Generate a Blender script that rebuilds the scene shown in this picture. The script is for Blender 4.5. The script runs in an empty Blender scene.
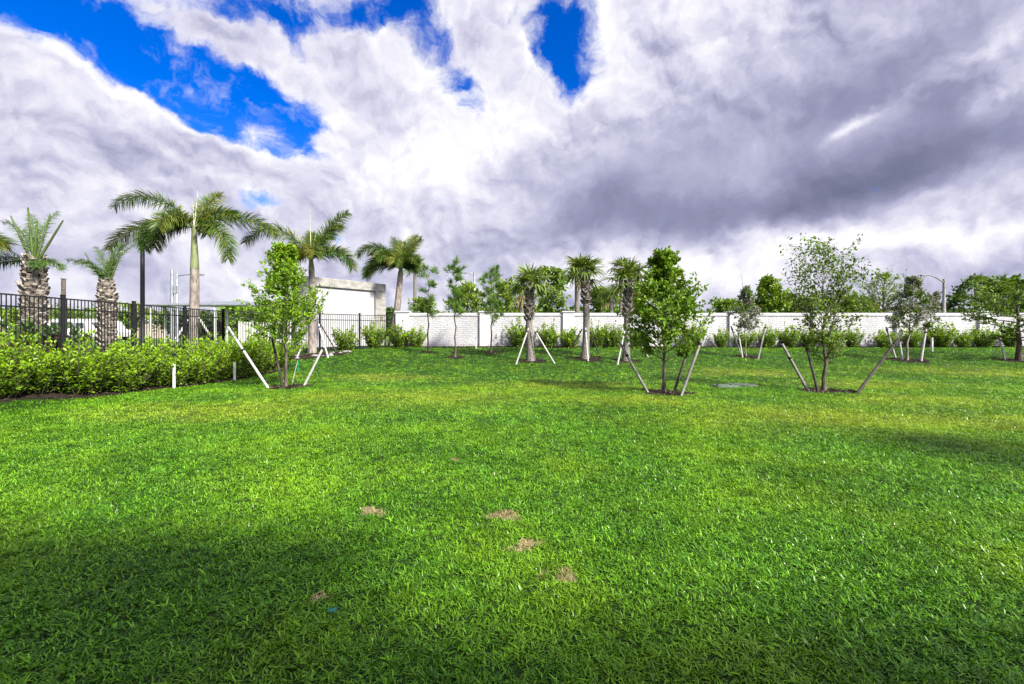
import bpy, math, random
import numpy as np
R = math.radians
S = bpy.context.scene
COL = S.collection
rng = np.random.default_rng(7)

# ------------------------------------------------------------------ camera
F, CX, HY = 455.0, 512.0, 333.0          # focal length in px, image centre, horizon row
CAMZ = 1.5
cd = bpy.data.cameras.new('camera'); cam = bpy.data.objects.new('camera', cd); COL.objects.link(cam)
cd.sensor_width = 36; cd.lens = 36 * F / 1024; cd.clip_end = 6000; cd.clip_start = .05
cam.location = (0, 0, CAMZ); cam.rotation_euler = (R(90), 0, 0)
cd.shift_y = -(342 - HY) / 1024 * 1.0
S.camera = cam
S.render.resolution_x, S.render.resolution_y = 1024, 684
S.view_settings.view_transform = 'Standard'; S.view_settings.look = 'None'
EXPO = 1.5
S.view_settings.exposure = EXPO; S.view_settings.gamma = 1

# ------------------------------------------------------------------ sun
SUN_EL, SUN_DIR = 38.0, np.array([.72, -.69])       # horizontal direction towards the sun
sl = bpy.data.lights.new('sun', 'SUN'); so = bpy.data.objects.new('sun', sl); COL.objects.link(so)
sl.energy = 4.5; sl.angle = R(4.5); sl.color = (1, .94, .82)
so.rotation_euler = (R(90 - SUN_EL), 0, math.atan2(SUN_DIR[0], -SUN_DIR[1]))
so.location = (30, -30, 40)

# ------------------------------------------------------------------ node helper
class NT:
    def __init__(s, tree): s.t = tree; tree.nodes.clear()
    def n(s, typ, ins=None, **props):
        nd = s.t.nodes.new(typ)
        for k, v in props.items(): setattr(nd, k, v)
        for k, v in (ins or {}).items():
            sk = nd.inputs[k]
            if isinstance(v, bpy.types.NodeSocket): s.t.links.new(v, sk)
            else: sk.default_value = v
        return nd
    def m(s, op, a, b=0.0, c=0.0, clamp=False):
        return s.n('ShaderNodeMath', {0: a, 1: b, 2: c}, operation=op, use_clamp=clamp).outputs[0]
    def v(s, op, a, b=(0, 0, 0)):
        nd = s.n('ShaderNodeVectorMath', {0: a, 1: b}, operation=op)
        return nd.outputs['Value'] if op in ('DOT_PRODUCT', 'LENGTH') else nd.outputs[0]
    def mix(s, f, a, b, blend='MIX'):
        nd = s.n('ShaderNodeMix', data_type='RGBA', blend_type=blend)
        for k, v in ((0, f), (6, a), (7, b)):
            if isinstance(v, bpy.types.NodeSocket): s.t.links.new(v, nd.inputs[k])
            else: nd.inputs[k].default_value = (*v, 1) if k > 0 and len(v) == 3 else v
        return nd.outputs[2]
    def ss(s, x, lo, hi):
        return s.n('ShaderNodeMapRange', {0: x, 1: lo, 2: hi, 3: 0.0, 4: 1.0}, interpolation_type='SMOOTHSTEP').outputs[0]
    def noise(s, vec, scale, detail=4, rough=.55, dist=0, out='Fac'):
        return s.n('ShaderNodeTexNoise', {'Vector': vec, 'Scale': scale, 'Detail': detail, 'Roughness': rough, 'Distortion': dist}).outputs[out]

# ------------------------------------------------------------------ sky
W = bpy.data.worlds.new('World'); S.world = W; W.use_nodes = True
T = NT(W.node_tree)
def stereo(px, py):
    d = np.array([(px - CX) / F, 1, (HY - py) / F]); d /= np.linalg.norm(d)
    return np.array([d[0], d[2]]) / (1 + d[1])
gen = T.n('ShaderNodeTexCoord').outputs['Generated']
sep = T.n('ShaderNodeSeparateXYZ', {0: T.v('NORMALIZE', gen)})
den = T.m('ADD', T.m('MAXIMUM', sep.outputs[1], -.97), 1.0)
sx = T.m('DIVIDE', sep.outputs[0], den); sy = T.m('DIVIDE', sep.outputs[2], den)
sv = T.n('ShaderNodeCombineXYZ', {0: sx, 1: sy, 2: .37}).outputs[0]
w1 = T.n('ShaderNodeTexNoise', {'Vector': sv, 'Scale': 7.0, 'Detail': 6.0, 'Roughness': .6}).outputs['Color']
wv = T.n('ShaderNodeVectorMath', {0: T.v('SUBTRACT', w1, (.5, .5, .5)), 'Scale': .095}, operation='SCALE').outputs[0]
sw = T.v('ADD', sv, T.v('MULTIPLY', wv, (1, 1, 0)))
def field(start, blobs, vec):
    acc = start
    for px, py, rx, ry, rot, amp in blobs:
        c = stereo(px, py); k = np.linalg.norm(stereo(px + 1, py) - c)
        mp = T.n('ShaderNodeMapping', {'Vector': vec, 'Location': (c[0], c[1], .37), 'Rotation': (0, 0, R(rot)), 'Scale': (rx * k, ry * k, 1)}, vector_type='TEXTURE').outputs[0]
        e = T.m('EXPONENT', T.m('MULTIPLY', T.v('DOT_PRODUCT', mp, mp), -1.0))
        acc = T.m('MULTIPLY_ADD', e, amp, acc)
    return acc
# the breaks in the cloud deck (positive = open sky), each at its place on the sky
holes = [(70, 16, 150, 50, -8, 1.0), (175, 68, 110, 42, -25, .85), (285, 88, 70, 56, -25, .62), (320, 10, 50, 24, 0, .60), (235, 4, 90, 18, 0, .75), (250, 122, 55, 26, -20, .65), (262, 205, 28, 12, 0, .8),
         (405, 10, 44, 30, 0, .75), (455, 62, 26, 46, 22, .42), (578, 40, 54, 56, 20, .85), (520, 22, 24, 16, 0, .25), (478, 112, 16, 26, 15, .5), (325, 232, 32, 10, -12, .75), (275, 138, 40, 16, -10, .55), (300, 108, 24, 14, 0, .4),
         (240, 40, 100, 14, -22, -.60), (345, 56, 42, 34, 0, -.25), (500, 60, 18, 50, 10, -.35), (60, 122, 130, 36, -14, -.60), (0, 66, 34, 24, 0, -.5)]
n1 = T.noise(sw, 8.5, 12, .56)
n2 = T.noise(T.v('ADD', sw, (.005, .009, 0)), 8.5, 12, .56)
nlow = T.noise(T.v('MULTIPLY', sv, (1, 1.7, 1)), 4.5, 6, .55)
open_ = field(0.0, holes, sw)
nb = T.noise(T.v('ADD', sw, (3.1, 1.7, 0)), 16, 11, .62)
open_ = T.m('MINIMUM', T.m('MAXIMUM', open_, -.4), .84)
cov = T.m('SUBTRACT', T.m('ADD', T.m('MULTIPLY', T.m('SUBTRACT', T.m('MULTIPLY_ADD', n1, .45, T.m('MULTIPLY', nb, .55)), .5), 10.5), 2.05), T.m('MULTIPLY', open_, 3.5))
wisp = T.noise(T.v('MULTIPLY', sw, (1, 1.25, 1)), 24, 8, .62)
cov = T.m('ADD', cov, T.m('MULTIPLY', T.m('SUBTRACT', wisp, .5), 2.2))
cover = T.ss(cov, -1.1, .65)
# thick dark undersides (negative) and sunlit billows (positive)
tone = [(800, 130, 260, 85, 20, -.24), (740, 205, 240, 34, 8, -.26), (930, 150, 130, 46, 26, -.22), (930, 40, 110, 36, 30, -.12), (590, 190, 80, 50, 0, -.20), (640, 120, 60, 60, 0, -.08), (850, 190, 140, 26, 14, -.14),
        (30, 264, 120, 26, -6, -.20), (100, 180, 170, 60, -18, .10), (985, 262, 80, 16, 0, -.16), (460, 262, 70, 16, 0, -.14), (250, 225, 80, 22, 0, -.06),
        (855, 121, 15, 7, 35, .28), (960, 60, 110, 18, 32, .20), (1000, 92, 50, 22, 35, .28), (545, 100, 70, 44, -20, .24), (440, 150, 70, 50, 0, .18), (620, 60, 34, 60, 20, .20), (330, 180, 90, 40, -20, .10), (700, 40, 60, 50, 40, .14),
        (815, 245, 110, 18, 0, .42), (975, 240, 70, 14, 6, .28), (140, 88, 150, 11, -20, .26), (700, 280, 260, 20, 0, .26), (580, 258, 60, 18, 0, .26), (420, 258, 44, 24, 0, .30), (350, 100, 100, 50, -30, .14), (150, 245, 80, 16, 0, .14)]
tn = field(.675, tone, sw)
m1 = T.noise(sw, 6.5, 5, .5); m2 = T.noise(T.v('ADD', sw, (.018, .034, 0)), 6.5, 5, .5)          # the big heaps, lit from above right
bill = T.ss(tn, .35, .75)          # sunlit billows show relief, the flat grey base hardly any
emb = T.m('MULTIPLY', T.m('SUBTRACT', n1, n2), T.m('MULTIPLY_ADD', bill, 2.0, .5))
emb = T.m('ADD', emb, T.m('MULTIPLY', T.m('SUBTRACT', m1, m2), T.m('MULTIPLY_ADD', bill, .9, .35)))
lit = T.m('ADD', T.m('ADD', T.m('MULTIPLY_ADD', T.m('SUBTRACT', nb, .5), .55, tn), emb), T.m('MULTIPLY', T.m('SUBTRACT', nlow, .5), .40))
# thin cloud near the breaks is bright because light passes through it
lit = T.m('ADD', lit, T.m('MULTIPLY', T.m('SUBTRACT', 1.0, T.ss(cov, .2, 1.8)), .14))
# unseen cloud round the sun, behind the viewer, boosted to fill the lawn's shade
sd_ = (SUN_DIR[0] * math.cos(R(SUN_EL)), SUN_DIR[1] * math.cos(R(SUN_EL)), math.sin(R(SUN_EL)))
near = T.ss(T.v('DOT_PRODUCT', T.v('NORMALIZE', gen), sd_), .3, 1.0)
ramp = T.n('ShaderNodeValToRGB', {0: lit})
cr = ramp.color_ramp; cr.interpolation = 'LINEAR'
for i, (p, c) in enumerate([(.04, (.17, .18, .29)), (.32, (.32, .325, .49)), (.54, (.545, .545, .73)), (.76, (.80, .79, .93)), (1.0, (1.04, 1.03, 1.06))]):
    e = cr.elements[i] if i < 2 else cr.elements.new(p)
    e.position = p; e.color = (*c, 1)
sky = T.n('ShaderNodeTexSky', sky_type='NISHITA', sun_disc=False, sun_elevation=R(SUN_EL), sun_rotation=math.atan2(SUN_DIR[0], SUN_DIR[1]), air_density=1.0, dust_density=.2, ozone_density=4.0)
SKY_STR = .10
blue = T.n('ShaderNodeHueSaturation', {'Hue': .524, 'Saturation': 1.42, 'Value': .80, 'Color': sky.outputs[0]}).outputs[0]
CLOUD = 2.0 ** -EXPO / SKY_STR
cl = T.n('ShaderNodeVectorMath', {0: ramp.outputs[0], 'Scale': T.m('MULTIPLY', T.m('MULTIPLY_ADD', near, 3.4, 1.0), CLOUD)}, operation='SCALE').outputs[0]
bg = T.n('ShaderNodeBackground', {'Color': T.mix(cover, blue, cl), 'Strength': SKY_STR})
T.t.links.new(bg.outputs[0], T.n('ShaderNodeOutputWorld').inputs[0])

# ------------------------------------------------------------------ terrain
def sstep(x, a, b):
    t = np.clip((np.asarray(x, float) - a) / (b - a), 0, 1); return t * t * (3 - 2 * t)
def gz(x, y):
    x = np.asarray(x, float); y = np.asarray(y, float)
    a = .75 * sstep(y, 14, 25.5); b = .52 * sstep(-x, 9.4, 11.8) * sstep(y, 2, 5)
    bump = .02 * np.sin(x * .9 + 1.3 * np.sin(y * .5)) * np.sin(y * .7 + x * .23) * sstep(y, 3, 7)
    return np.maximum(a, b) + bump
def P(px, py, Y): return np.array([(px - CX) / F * Y, Y, CAMZ + (HY - py) / F * Y])
def gp(px, py):
    """where the sight line through a pixel meets the ground"""
    lo, hi = 1.0, 40.0
    ys = np.linspace(lo, hi, 4000)
    d = CAMZ + (HY - py) / F * ys - gz((px - CX) / F * ys, ys)
    k = np.argmax(d < 0); Y = ys[k] if d[k] < 0 else 24.0
    X = (px - CX) / F * Y
    return np.array([X, Y, float(gz(X, Y))])
def ground(x, y): return np.array([x, y, float(gz(x, y))])

# ------------------------------------------------------------------ mesh helpers
class MB:
    def __init__(s): s.ch = []
    def add(s, v, f, mat=0, smooth=False): s.ch.append((np.asarray(v, float).reshape(-1, 3), np.asarray(f, int), mat, smooth)); return s
    def tube(s, pts, rad, sides=8, mat=0, cap=True):
        pts = np.asarray(pts, float); n = len(pts); rad = np.broadcast_to(np.asarray(rad, float), (n,))
        tan = np.gradient(pts, axis=0); tan /= np.linalg.norm(tan, axis=1)[:, None] + 1e-9
        ref = np.array([1., 0, 0]) if abs(tan[0][0]) < .8 else np.array([0, 1., 0])
        u = np.cross(tan, ref); u /= np.linalg.norm(u, axis=1)[:, None] + 1e-9; w = np.cross(tan, u)
        a = np.arange(sides) / sides * 2 * math.pi
        v = pts[:, None] + rad[:, None, None] * (np.cos(a)[None, :, None] * u[:, None] + np.sin(a)[None, :, None] * w[:, None])
        i = np.arange(n - 1)[:, None] * sides; j = np.arange(sides)[None]; k = (j + 1) % sides
        s.add(v.reshape(-1, 3), np.stack([i + j, i + k, i + sides + k, i + sides + j], -1).reshape(-1, 4), mat, True)
        if cap:
            vv = np.vstack([v[-1], pts[-1:]]); s.add(vv, [[q, (q + 1) % sides, sides] for q in range(sides)], mat)
        return s
    def box(s, lo, hi, mat=0, M=None, bev=0.0):
        lo = np.array(lo, float); hi = np.array(hi, float)
        if bev > 0:
            b = bev; v = []
            for z, i_ in ((lo[2], b), (lo[2] + b, 0), (hi[2] - b, 0), (hi[2], b)):
                x0, x1, y0, y1 = lo[0] + i_, hi[0] - i_, lo[1] + i_, hi[1] - i_
                c = b
                v += [(x0 + c, y0, z), (x1 - c, y0, z), (x1, y0 + c, z), (x1, y1 - c, z), (x1 - c, y1, z), (x0 + c, y1, z), (x0, y1 - c, z), (x0, y0 + c, z)]
            v = np.array(v); f = [[r * 8 + q, r * 8 + (q + 1) % 8, r * 8 + 8 + (q + 1) % 8, r * 8 + 8 + q] for r in range(3) for q in range(8)]
            tf = []
            for r, flip in ((0, 1), (3, 0)):
                vv = [0, 1, 2, 3, 4, 5, 6, 7]; vv = vv[::-1] if flip else vv
                tf += [[r * 8 + vv[0], r * 8 + vv[1], r * 8 + vv[2], r * 8 + vv[3]], [r * 8 + vv[0], r * 8 + vv[3], r * 8 + vv[4], r * 8 + vv[7]], [r * 8 + vv[4], r * 8 + vv[5], r * 8 + vv[6], r * 8 + vv[7]]]
            f = np.array(f + tf)
        else:
            v = np.array([(x, y, z) for z in (lo[2], hi[2]) for y in (lo[1], hi[1]) for x in (lo[0], hi[0])])
            f = np.array([(0, 2, 3, 1), (4, 5, 7, 6), (0, 1, 5, 4), (2, 6, 7, 3), (0, 4, 6, 2), (1, 3, 7, 5)])
        if M is not None: v = v @ np.asarray(M)[:3, :3].T + np.asarray(M)[:3, 3]
        return s.add(v, f, mat)
    def leaves(s, p, d, L, wr=.45, mat=0, fold=.18, up=None, r=None, droop=.15):
        """leaf blades: p base points, d directions, L lengths"""
        r = r or rng; p = np.asarray(p); n = len(p)
        if n == 0: return s
        d = d / (np.linalg.norm(d, axis=1)[:, None] + 1e-9); L = np.broadcast_to(L, (n,))[:, None]
        ref = r.normal(0, 1, (n, 3)) * .7 + np.array([0, 0, 1.0]) if up is None else up
        side = np.cross(d, ref); side /= np.linalg.norm(side, axis=1)[:, None] + 1e-9
        nrm = np.cross(side, d); w = L * wr * .5
        v = np.stack([p, p + d * L * .30 + side * w * .85 + nrm * w * fold * 2, p + d * L * .66 + side * w * .9 + nrm * (w * fold * 2 - L * droop * .4), p + d * L - nrm * L * droop,
                      p + d * L * .66 - side * w * .9 + nrm * (w * fold * 2 - L * droop * .4), p + d * L * .30 - side * w * .85 + nrm * w * fold * 2], 1)
        b = np.arange(n)[:, None, None] * 6
        f = (b + np.array([[0, 1, 2, 3], [0, 3, 4, 5]])[None]).reshape(-1, 4)
        return s.add(v.reshape(-1, 3), f, mat)
    def strips(s, p, d, nrm, L, w, droop, mat=0, seg=3):
        """narrow leaflets that taper and hang: one strip each"""
        n = len(p); d = d / (np.linalg.norm(d, axis=1)[:, None] + 1e-9)
        side = np.cross(d, nrm); side /= np.linalg.norm(side, axis=1)[:, None] + 1e-9
        L = np.broadcast_to(L, (n,))[:, None]; w = np.broadcast_to(w, (n,))[:, None]; droop = np.broadcast_to(droop, (n,))[:, None]
        rows = []
        for k in range(seg + 1):
            t = k / seg; c = p + d * L * t * (1 - .12 * droop * t) + np.array([0, 0, -1.0]) * (droop * L * t * t)
            ww = w * (.55 + .9 * t * (1 - t) - .5 * t * t) * .5 if k < seg else w * .03
            rows += [c - side * ww, c + side * ww]
        v = np.stack(rows, 1); b = np.arange(n)[:, None, None] * (2 * (seg + 1))
        f = (b + np.array([[2 * k, 2 * k + 1, 2 * k + 3, 2 * k + 2] for k in range(seg)])[None]).reshape(-1, 4)
        return s.add(v.reshape(-1, 3), f, mat)
    def mesh(s, name, mats):
        me = bpy.data.meshes.new(name)
        V, LS, LT, LV, MI, SM = [], [], [], [], [], []; vo = 0; lo = 0
        for v, f, m, sm in s.ch:
            if len(f) == 0: continue
            k = f.shape[1]; V.append(v); LV.append((f + vo).ravel()); LS.append(lo + np.arange(len(f)) * k); LT.append(np.full(len(f), k))
            MI.append(np.full(len(f), m)); SM.append(np.full(len(f), sm)); vo += len(v); lo += f.size
        V = np.vstack(V); LV = np.concatenate(LV); LS = np.concatenate(LS)
        me.vertices.add(len(V)); me.vertices.foreach_set('co', V.astype('f').ravel())
        me.loops.add(len(LV)); me.loops.foreach_set('vertex_index', LV.astype('i'))
        me.polygons.add(len(LS)); me.polygons.foreach_set('loop_start', LS.astype('i')); me.polygons.foreach_set('loop_total', np.concatenate(LT).astype('i'))
        me.polygons.foreach_set('material_index', np.concatenate(MI).astype('i')); me.polygons.foreach_set('use_smooth', np.concatenate(SM).astype(bool))
        for m in (mats if isinstance(mats, (list, tuple)) else [mats]): me.materials.append(m)
        me.update(calc_edges=True); me.validate()
        return me
    def build(s, name, mats, parent=None, loc=None):
        o = bpy.data.objects.new(name, s.mesh(name, mats)); COL.objects.link(o)
        if parent is not None: o.parent = parent
        if loc is not None: o.location = loc
        return o
def tag(o, label=None, cat=None, group=None, kind=None):
    if label: o['label'] = label
    if cat: o['category'] = cat
    if group: o['group'] = group
    if kind: o['kind'] = kind
    return o
def thing(name, loc, label, cat, group=None, rz=0):
    o = bpy.data.objects.new(name, None); COL.objects.link(o); o.location = loc; o.rotation_euler = (0, 0, rz); o.empty_display_size = .2
    return tag(o, label, cat, group)
def copy_tree(o, parent=None):
    c = o.copy(); COL.objects.link(c)
    if parent is not None: c.parent = parent
    for ch in list(o.children): copy_tree(ch, c)
    return c

# ------------------------------------------------------------------ materials
def mat(name):
    m = bpy.data.materials.new(name); m.use_nodes = True; return m, NT(m.node_tree)
def finish(t, shader, disp=None):
    t.t.links.new(shader, t.n('ShaderNodeOutputMaterial').inputs[0])
def plain(name, c, rough=.6, var=.15, scale=6, bump=.0, bscale=40, metal=0, stretch=(1, 1, 1), spec=.18, c2=None):
    m, t = mat(name); co = t.v('MULTIPLY', t.n('ShaderNodeTexCoord').outputs['Object'], stretch)
    n = t.noise(co, scale, 6, .6); c = np.array(c)
    d = c * (1 - 2 * var) if c2 is None else np.array(c2)
    col = t.mix(t.ss(n, .3, .7), tuple(np.clip(d, 0, 1)), tuple(np.clip(c * (1 + var), 0, 1)))
    ins = {'Base Color': col, 'Roughness': rough, 'Metallic': metal, 'Specular IOR Level': spec}
    if bump: ins['Normal'] = t.n('ShaderNodeBump', {'Height': t.noise(co, bscale, 5, .6), 'Strength': bump, 'Distance': .02}).outputs[0]
    finish(t, t.n('ShaderNodeBsdfPrincipled', ins).outputs[0]); return m
def leafmat(name, c1, c2, trans=.3, rough=.45, spec=.35, tr=None):
    spec *= .5
    m, t = mat(name); g = t.n('ShaderNodeNewGeometry')
    col = t.mix(g.outputs['Random Per Island'], c1, c2)
    nz = t.noise(g.outputs['Position'], 2.2, 3, .5)
    col = t.n('ShaderNodeHueSaturation', {'Color': col, 'Value': t.m('MULTIPLY_ADD', nz, .7, .65), 'Saturation': 1.0}).outputs[0]
    p = t.n('ShaderNodeBsdfPrincipled', {'Base Color': col, 'Roughness': rough, 'Specular IOR Level': spec}).outputs[0]
    tc = t.mix(1.0, col, tr or (1.25, 1.2, .5), 'MULTIPLY')
    x = t.n('ShaderNodeMixShader', {0: trans, 1: p, 2: t.n('ShaderNodeBsdfTranslucent', {'Color': tc}).outputs[0]}).outputs[0]
    finish(t, x); return m

M = {}
M['bark'] = plain('grey_bark', (.19, .165, .145), .9, .3, 9, .6, 30, stretch=(1, 1, .35))
M['thinbark'] = plain('brown_bark', (.085, .073, .06), .9, .3, 9, .5, 40, stretch=(1, 1, .35))
M['darkbark'] = plain('dark_bark', (.07, .055, .045), .9, .3, 9, .5, 40, stretch=(1, 1, .35))
M['sabal'] = plain('cabbage_palm_trunk', (.155, .14, .125), .9, .35, 14, .7, 30, stretch=(1, 1, 2))
M['boot'] = plain('leaf_base', (.17, .15, .13), .85, .5, 9, .5, 30)
M['datetrunk'] = plain('date_palm_trunk', (.06, .05, .04), .95, .3, 9, .6, 30)
M['boot2'] = plain('cut_leaf_base', (.215, .19, .16), .85, .5, 8, .5, 30)
M['shaft'] = plain('green_crownshaft', (.14, .165, .075), .5, .2, 4, .1, 30, stretch=(1, 1, .3))
M['petiole'] = plain('leaf_stalk', (.06, .095, .022), .5, .2, 4)
M['spear'] = plain('dry_spear_leaf', (.36, .35, .20), .6, .25, 4)
M['white'] = plain('whitewashed_wood', (.32, .315, .305), .75, .12, 9, .25, 40, stretch=(1, 1, .3))
M['greywood'] = plain('weathered_wood', (.20, .19, .18), .85, .25, 9, .4, 40, stretch=(1, 1, .3))
M['darkwood'] = plain('dark_wood', (.05, .042, .038), .85, .3, 9, .4, 40, stretch=(1, 1, .3))
M['strap'] = plain('black_webbing', (.02, .02, .02), .7, .1)
M['black'] = plain('black_powder_coat', (.010, .010, .012), .5, .15, 8, spec=.25)
M['galv'] = plain('galvanised_steel', (.26, .28, .30), .45, .12, 5, metal=.6)
M['concrete'] = plain('raw_concrete', (.225, .22, .205), .9, .16, 2.2, .25, 25, stretch=(1, 1, 2.0))
M['render'] = plain('white_render', (.39, .39, .405), .85, .05, 1.3, .1, 40)
M['panel'] = plain('smooth_white_panel', (.30, .30, .312), .85, .06, .8, .05, 40)
M['cream'] = plain('cream_render', (.32, .27, .22), .85, .08, 1.5, .1, 40)
M['glass'] = plain('dark_glass', (.03, .04, .05), .08, .1, spec=.6)
M['lidgreen'] = plain('faded_green_plastic', (.07, .105, .07), .55, .15, 5, .1, 60)
M['lidgrey'] = plain('pale_grey_green_plastic', (.12, .15, .115), .55, .12, 5, .1, 60)
M['vinyl'] = plain('white_vinyl', (.42, .42, .42), .5, .04, 4)
M['green_ribbon'] = plain('green_ribbon', (.02, .35, .12), .5, .1)
M['teal'] = plain('teal_plastic', (.01, .11, .075), .35, .1)
M['tyre'] = plain('rubber', (.02, .02, .02), .8, .1)
M['carpaint'] = plain('white_car_paint', (.45, .45, .46), .25, .02, 2, spec=.6)
M['rooftile'] = plain('roof_tile', (.22, .17, .14), .8, .25, 12, .5, 30)
M['lens'] = plain('lamp_lens', (.7, .7, .68), .2, .05)

M['oak'] = leafmat('live_oak_leaf', (.055, .13, .010), (.15, .24, .018), .3)
M['fresh'] = leafmat('fresh_green_leaf', (.075, .17, .012), (.17, .27, .028), .35)
M['sparse'] = leafmat('small_dark_leaf', (.030, .052, .012), (.10, .14, .025), .25)
M['pine'] = leafmat('pine_needle', (.05, .12, .02), (.13, .22, .035), .2)
M['silver'] = leafmat('silver_leaf', (.13, .14, .115), (.27, .27, .23), .15)
M['olive'] = leafmat('dark_green_leaf', (.045, .10, .012), (.12, .20, .02), .28)
M['far'] = leafmat('mid_green_leaf', (.05, .105, .015), (.13, .21, .028), .2)
M['far2'] = leafmat('yellow_green_leaf', (.085, .15, .015), (.18, .255, .03), .25)
M['fardark'] = leafmat('deep_green_leaf', (.028, .062, .016), (.07, .12, .022), .15)
M['hedge'] = leafmat('cocoplum_leaf', (.045, .105, .006), (.16, .26, .012), .3, .32, .5)
M['young'] = leafmat('young_cocoplum_leaf', (.11, .23, .007), (.22, .35, .014), .35, .35, .45)
M['wallshrub'] = leafmat('clusia_leaf', (.06, .13, .010), (.15, .24, .02), .3, .35, .45)
M['wallyoung'] = leafmat('young_clusia_leaf', (.13, .24, .010), (.22, .32, .02), .35)
M['frond'] = leafmat('foxtail_leaflet', (.022, .062, .012), (.068, .122, .018), .25, .4)
M['frondgold'] = leafmat('yellowing_leaflet', (.10, .12, .018), (.20, .19, .03), .3, .4)
M['datefrond'] = leafmat('date_leaflet', (.028, .065, .015), (.075, .125, .028), .2, .4)
M['fan'] = leafmat('fan_palm_leaf', (.055, .10, .018), (.15, .20, .035), .25, .4)
M['fandry'] = leafmat('dry_fan_leaf', (.22, .18, .08), (.34, .29, .15), .2, .6)

# turf: one sheet of soil and thatch with the blades standing on it
PATCH = [(373, 512, .15), (507, 515, .17), (527, 548, .12), (561, 577, .12), (326, 603, .05), (452, 460, .07)]
PATCH = [(gp(a, b)[0], gp(a, b)[1], r) for a, b, r in PATCH]
THIN = [(800, 418, 2.0, 1.0), (930, 400, 1.8, 1.0), (640, 399, 1.6, .8), (560, 386, 2.2, 1.0), (440, 398, 2.0, 1.2), (380, 378, 2.0, .8), (215, 412, 1.8, 1.0), (310, 396, 1.2, .8), (1000, 424, 1.8, .9), (880, 384, 2.0, 1.0), (740, 372, 2.2, .8), (970, 372, 2.5, 1.0)]      # sun-bleached stretches of the lawn
THIN = [(gp(a, b)[0], gp(a, b)[1], rx, ry) for a, b, rx, ry in THIN]
def turf_fields(t, pos):
    flat = t.v('MULTIPLY', pos, (1, 1, 0))
    jit = t.v('MULTIPLY', t.v('SUBTRACT', t.n('ShaderNodeTexNoise', {'Vector': flat, 'Scale': 5.0, 'Detail': 3.0}).outputs['Color'], (.5, .5, .5)), (.42, .42, 0))
    pj = t.v('ADD', flat, jit); dead = 0.0
    for x, y, r in PATCH:
        mp = t.v('MULTIPLY', t.v('SUBTRACT', pj, (x, y, 0)), (1 / r, 1 / r, 0))
        dead = t.m('ADD', dead, t.m('EXPONENT', t.m('MULTIPLY', t.v('DOT_PRODUCT', mp, mp), -1.3)))
    thin = 0.0
    jb = t.v('ADD', flat, t.v('MULTIPLY', t.v('SUBTRACT', t.n('ShaderNodeTexNoise', {'Vector': flat, 'Scale': .7, 'Detail': 4.0}).outputs['Color'], (.5, .5, .5)), (4.5, 3.2, 0)))
    for x, y, rx, ry in THIN:
        mp = t.v('MULTIPLY', t.v('SUBTRACT', jb, (x, y, 0)), (1 / rx, 1 / ry, 0))
        thin = t.m('ADD', thin, t.m('EXPONENT', t.m('MULTIPLY', t.v('DOT_PRODUCT', mp, mp), -1.0)))
    big = t.noise(flat, .55, 5, .6)
    return flat, t.m('MINIMUM', dead, 1.0), t.m('MINIMUM', thin, 1.0), big
m, t = mat('turf_soil'); g = t.n('ShaderNodeNewGeometry')
flat, dead, thin, big = turf_fields(t, g.outputs['Position'])
fine = t.noise(flat, 60, 5, .7)
col = t.mix(t.ss(fine, .3, .7), (.006, .020, .004), (.022, .05, .008))
col = t.mix(t.m('MULTIPLY', thin, .5), col, (.15, .17, .03))
straw = t.mix(t.ss(t.noise(flat, 90, 3, .7), .35, .65), (.10, .078, .042), (.28, .235, .13))
col = t.mix(t.ss(dead, .25, .6), col, straw)
far_ = t.ss(t.n('ShaderNodeSeparateXYZ', {0: g.outputs['Position']}).outputs[1], 24, 30)
col = t.mix(far_, col, (.07, .13, .02))
b = t.n('ShaderNodeBump', {'Height': fine, 'Strength': .8, 'Distance': .03}).outputs[0]
finish(t, t.n('ShaderNodeBsdfPrincipled', {'Base Color': col, 'Roughness': .95, 'Specular IOR Level': .1, 'Normal': b}).outputs[0]); M['turf'] = m
m, t = mat('grass_blade'); g = t.n('ShaderNodeNewGeometry'); oi = t.n('ShaderNodeObjectInfo')
flat, dead, thin, big = turf_fields(t, g.outputs['Position'])
col = t.mix(g.outputs['Random Per Island'], (.004, .058, .007), (.140, .325, .014))
col = t.mix(t.m('MULTIPLY', t.ss(big, .40, .70), .55), col, (.20, .35, .010))
col = t.mix(t.m('MULTIPLY', thin, .5), col, (.28, .33, .025))
old = t.m('GREATER_THAN', t.m('FRACT', t.m('MULTIPLY', g.outputs['Random Per Island'], 37.7)), .978)
col = t.mix(t.m('MULTIPLY', old, .75), col, (.26, .22, .08))
col = t.mix(t.ss(dead, .35, .8), col, (.28, .24, .11))
col = t.n('ShaderNodeHueSaturation', {'Color': col, 'Value': t.m('MULTIPLY', t.m('MULTIPLY_ADD', oi.outputs['Random'], .6, .66), t.m('MULTIPLY_ADD', t.ss(t.noise(flat, .8, 6, .65), .3, .7), .38, .74))}).outputs[0]
p = t.n('ShaderNodeBsdfPrincipled', {'Base Color': col, 'Roughness': .28, 'Specular IOR Level': .15}).outputs[0]
tr = t.n('ShaderNodeBsdfTranslucent', {'Color': t.mix(1.0, col, (1.2, 1.25, .5), 'MULTIPLY')}).outputs[0]
finish(t, t.n('ShaderNodeMixShader', {0: .22, 1: p, 2: tr}).outputs[0]); M['blade'] = m
m, t = mat('bark_mulch'); g = t.n('ShaderNodeNewGeometry'); ps = g.outputs['Position']
vor = t.n('ShaderNodeTexVoronoi', {'Vector': t.v('MULTIPLY', ps, (1, 1.7, 1)), 'Scale': 28.0})
col = t.mix(t.n('ShaderNodeSeparateColor', {0: vor.outputs['Color']}).outputs[0], (.008, .0065, .005), (.036, .028, .021))
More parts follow.
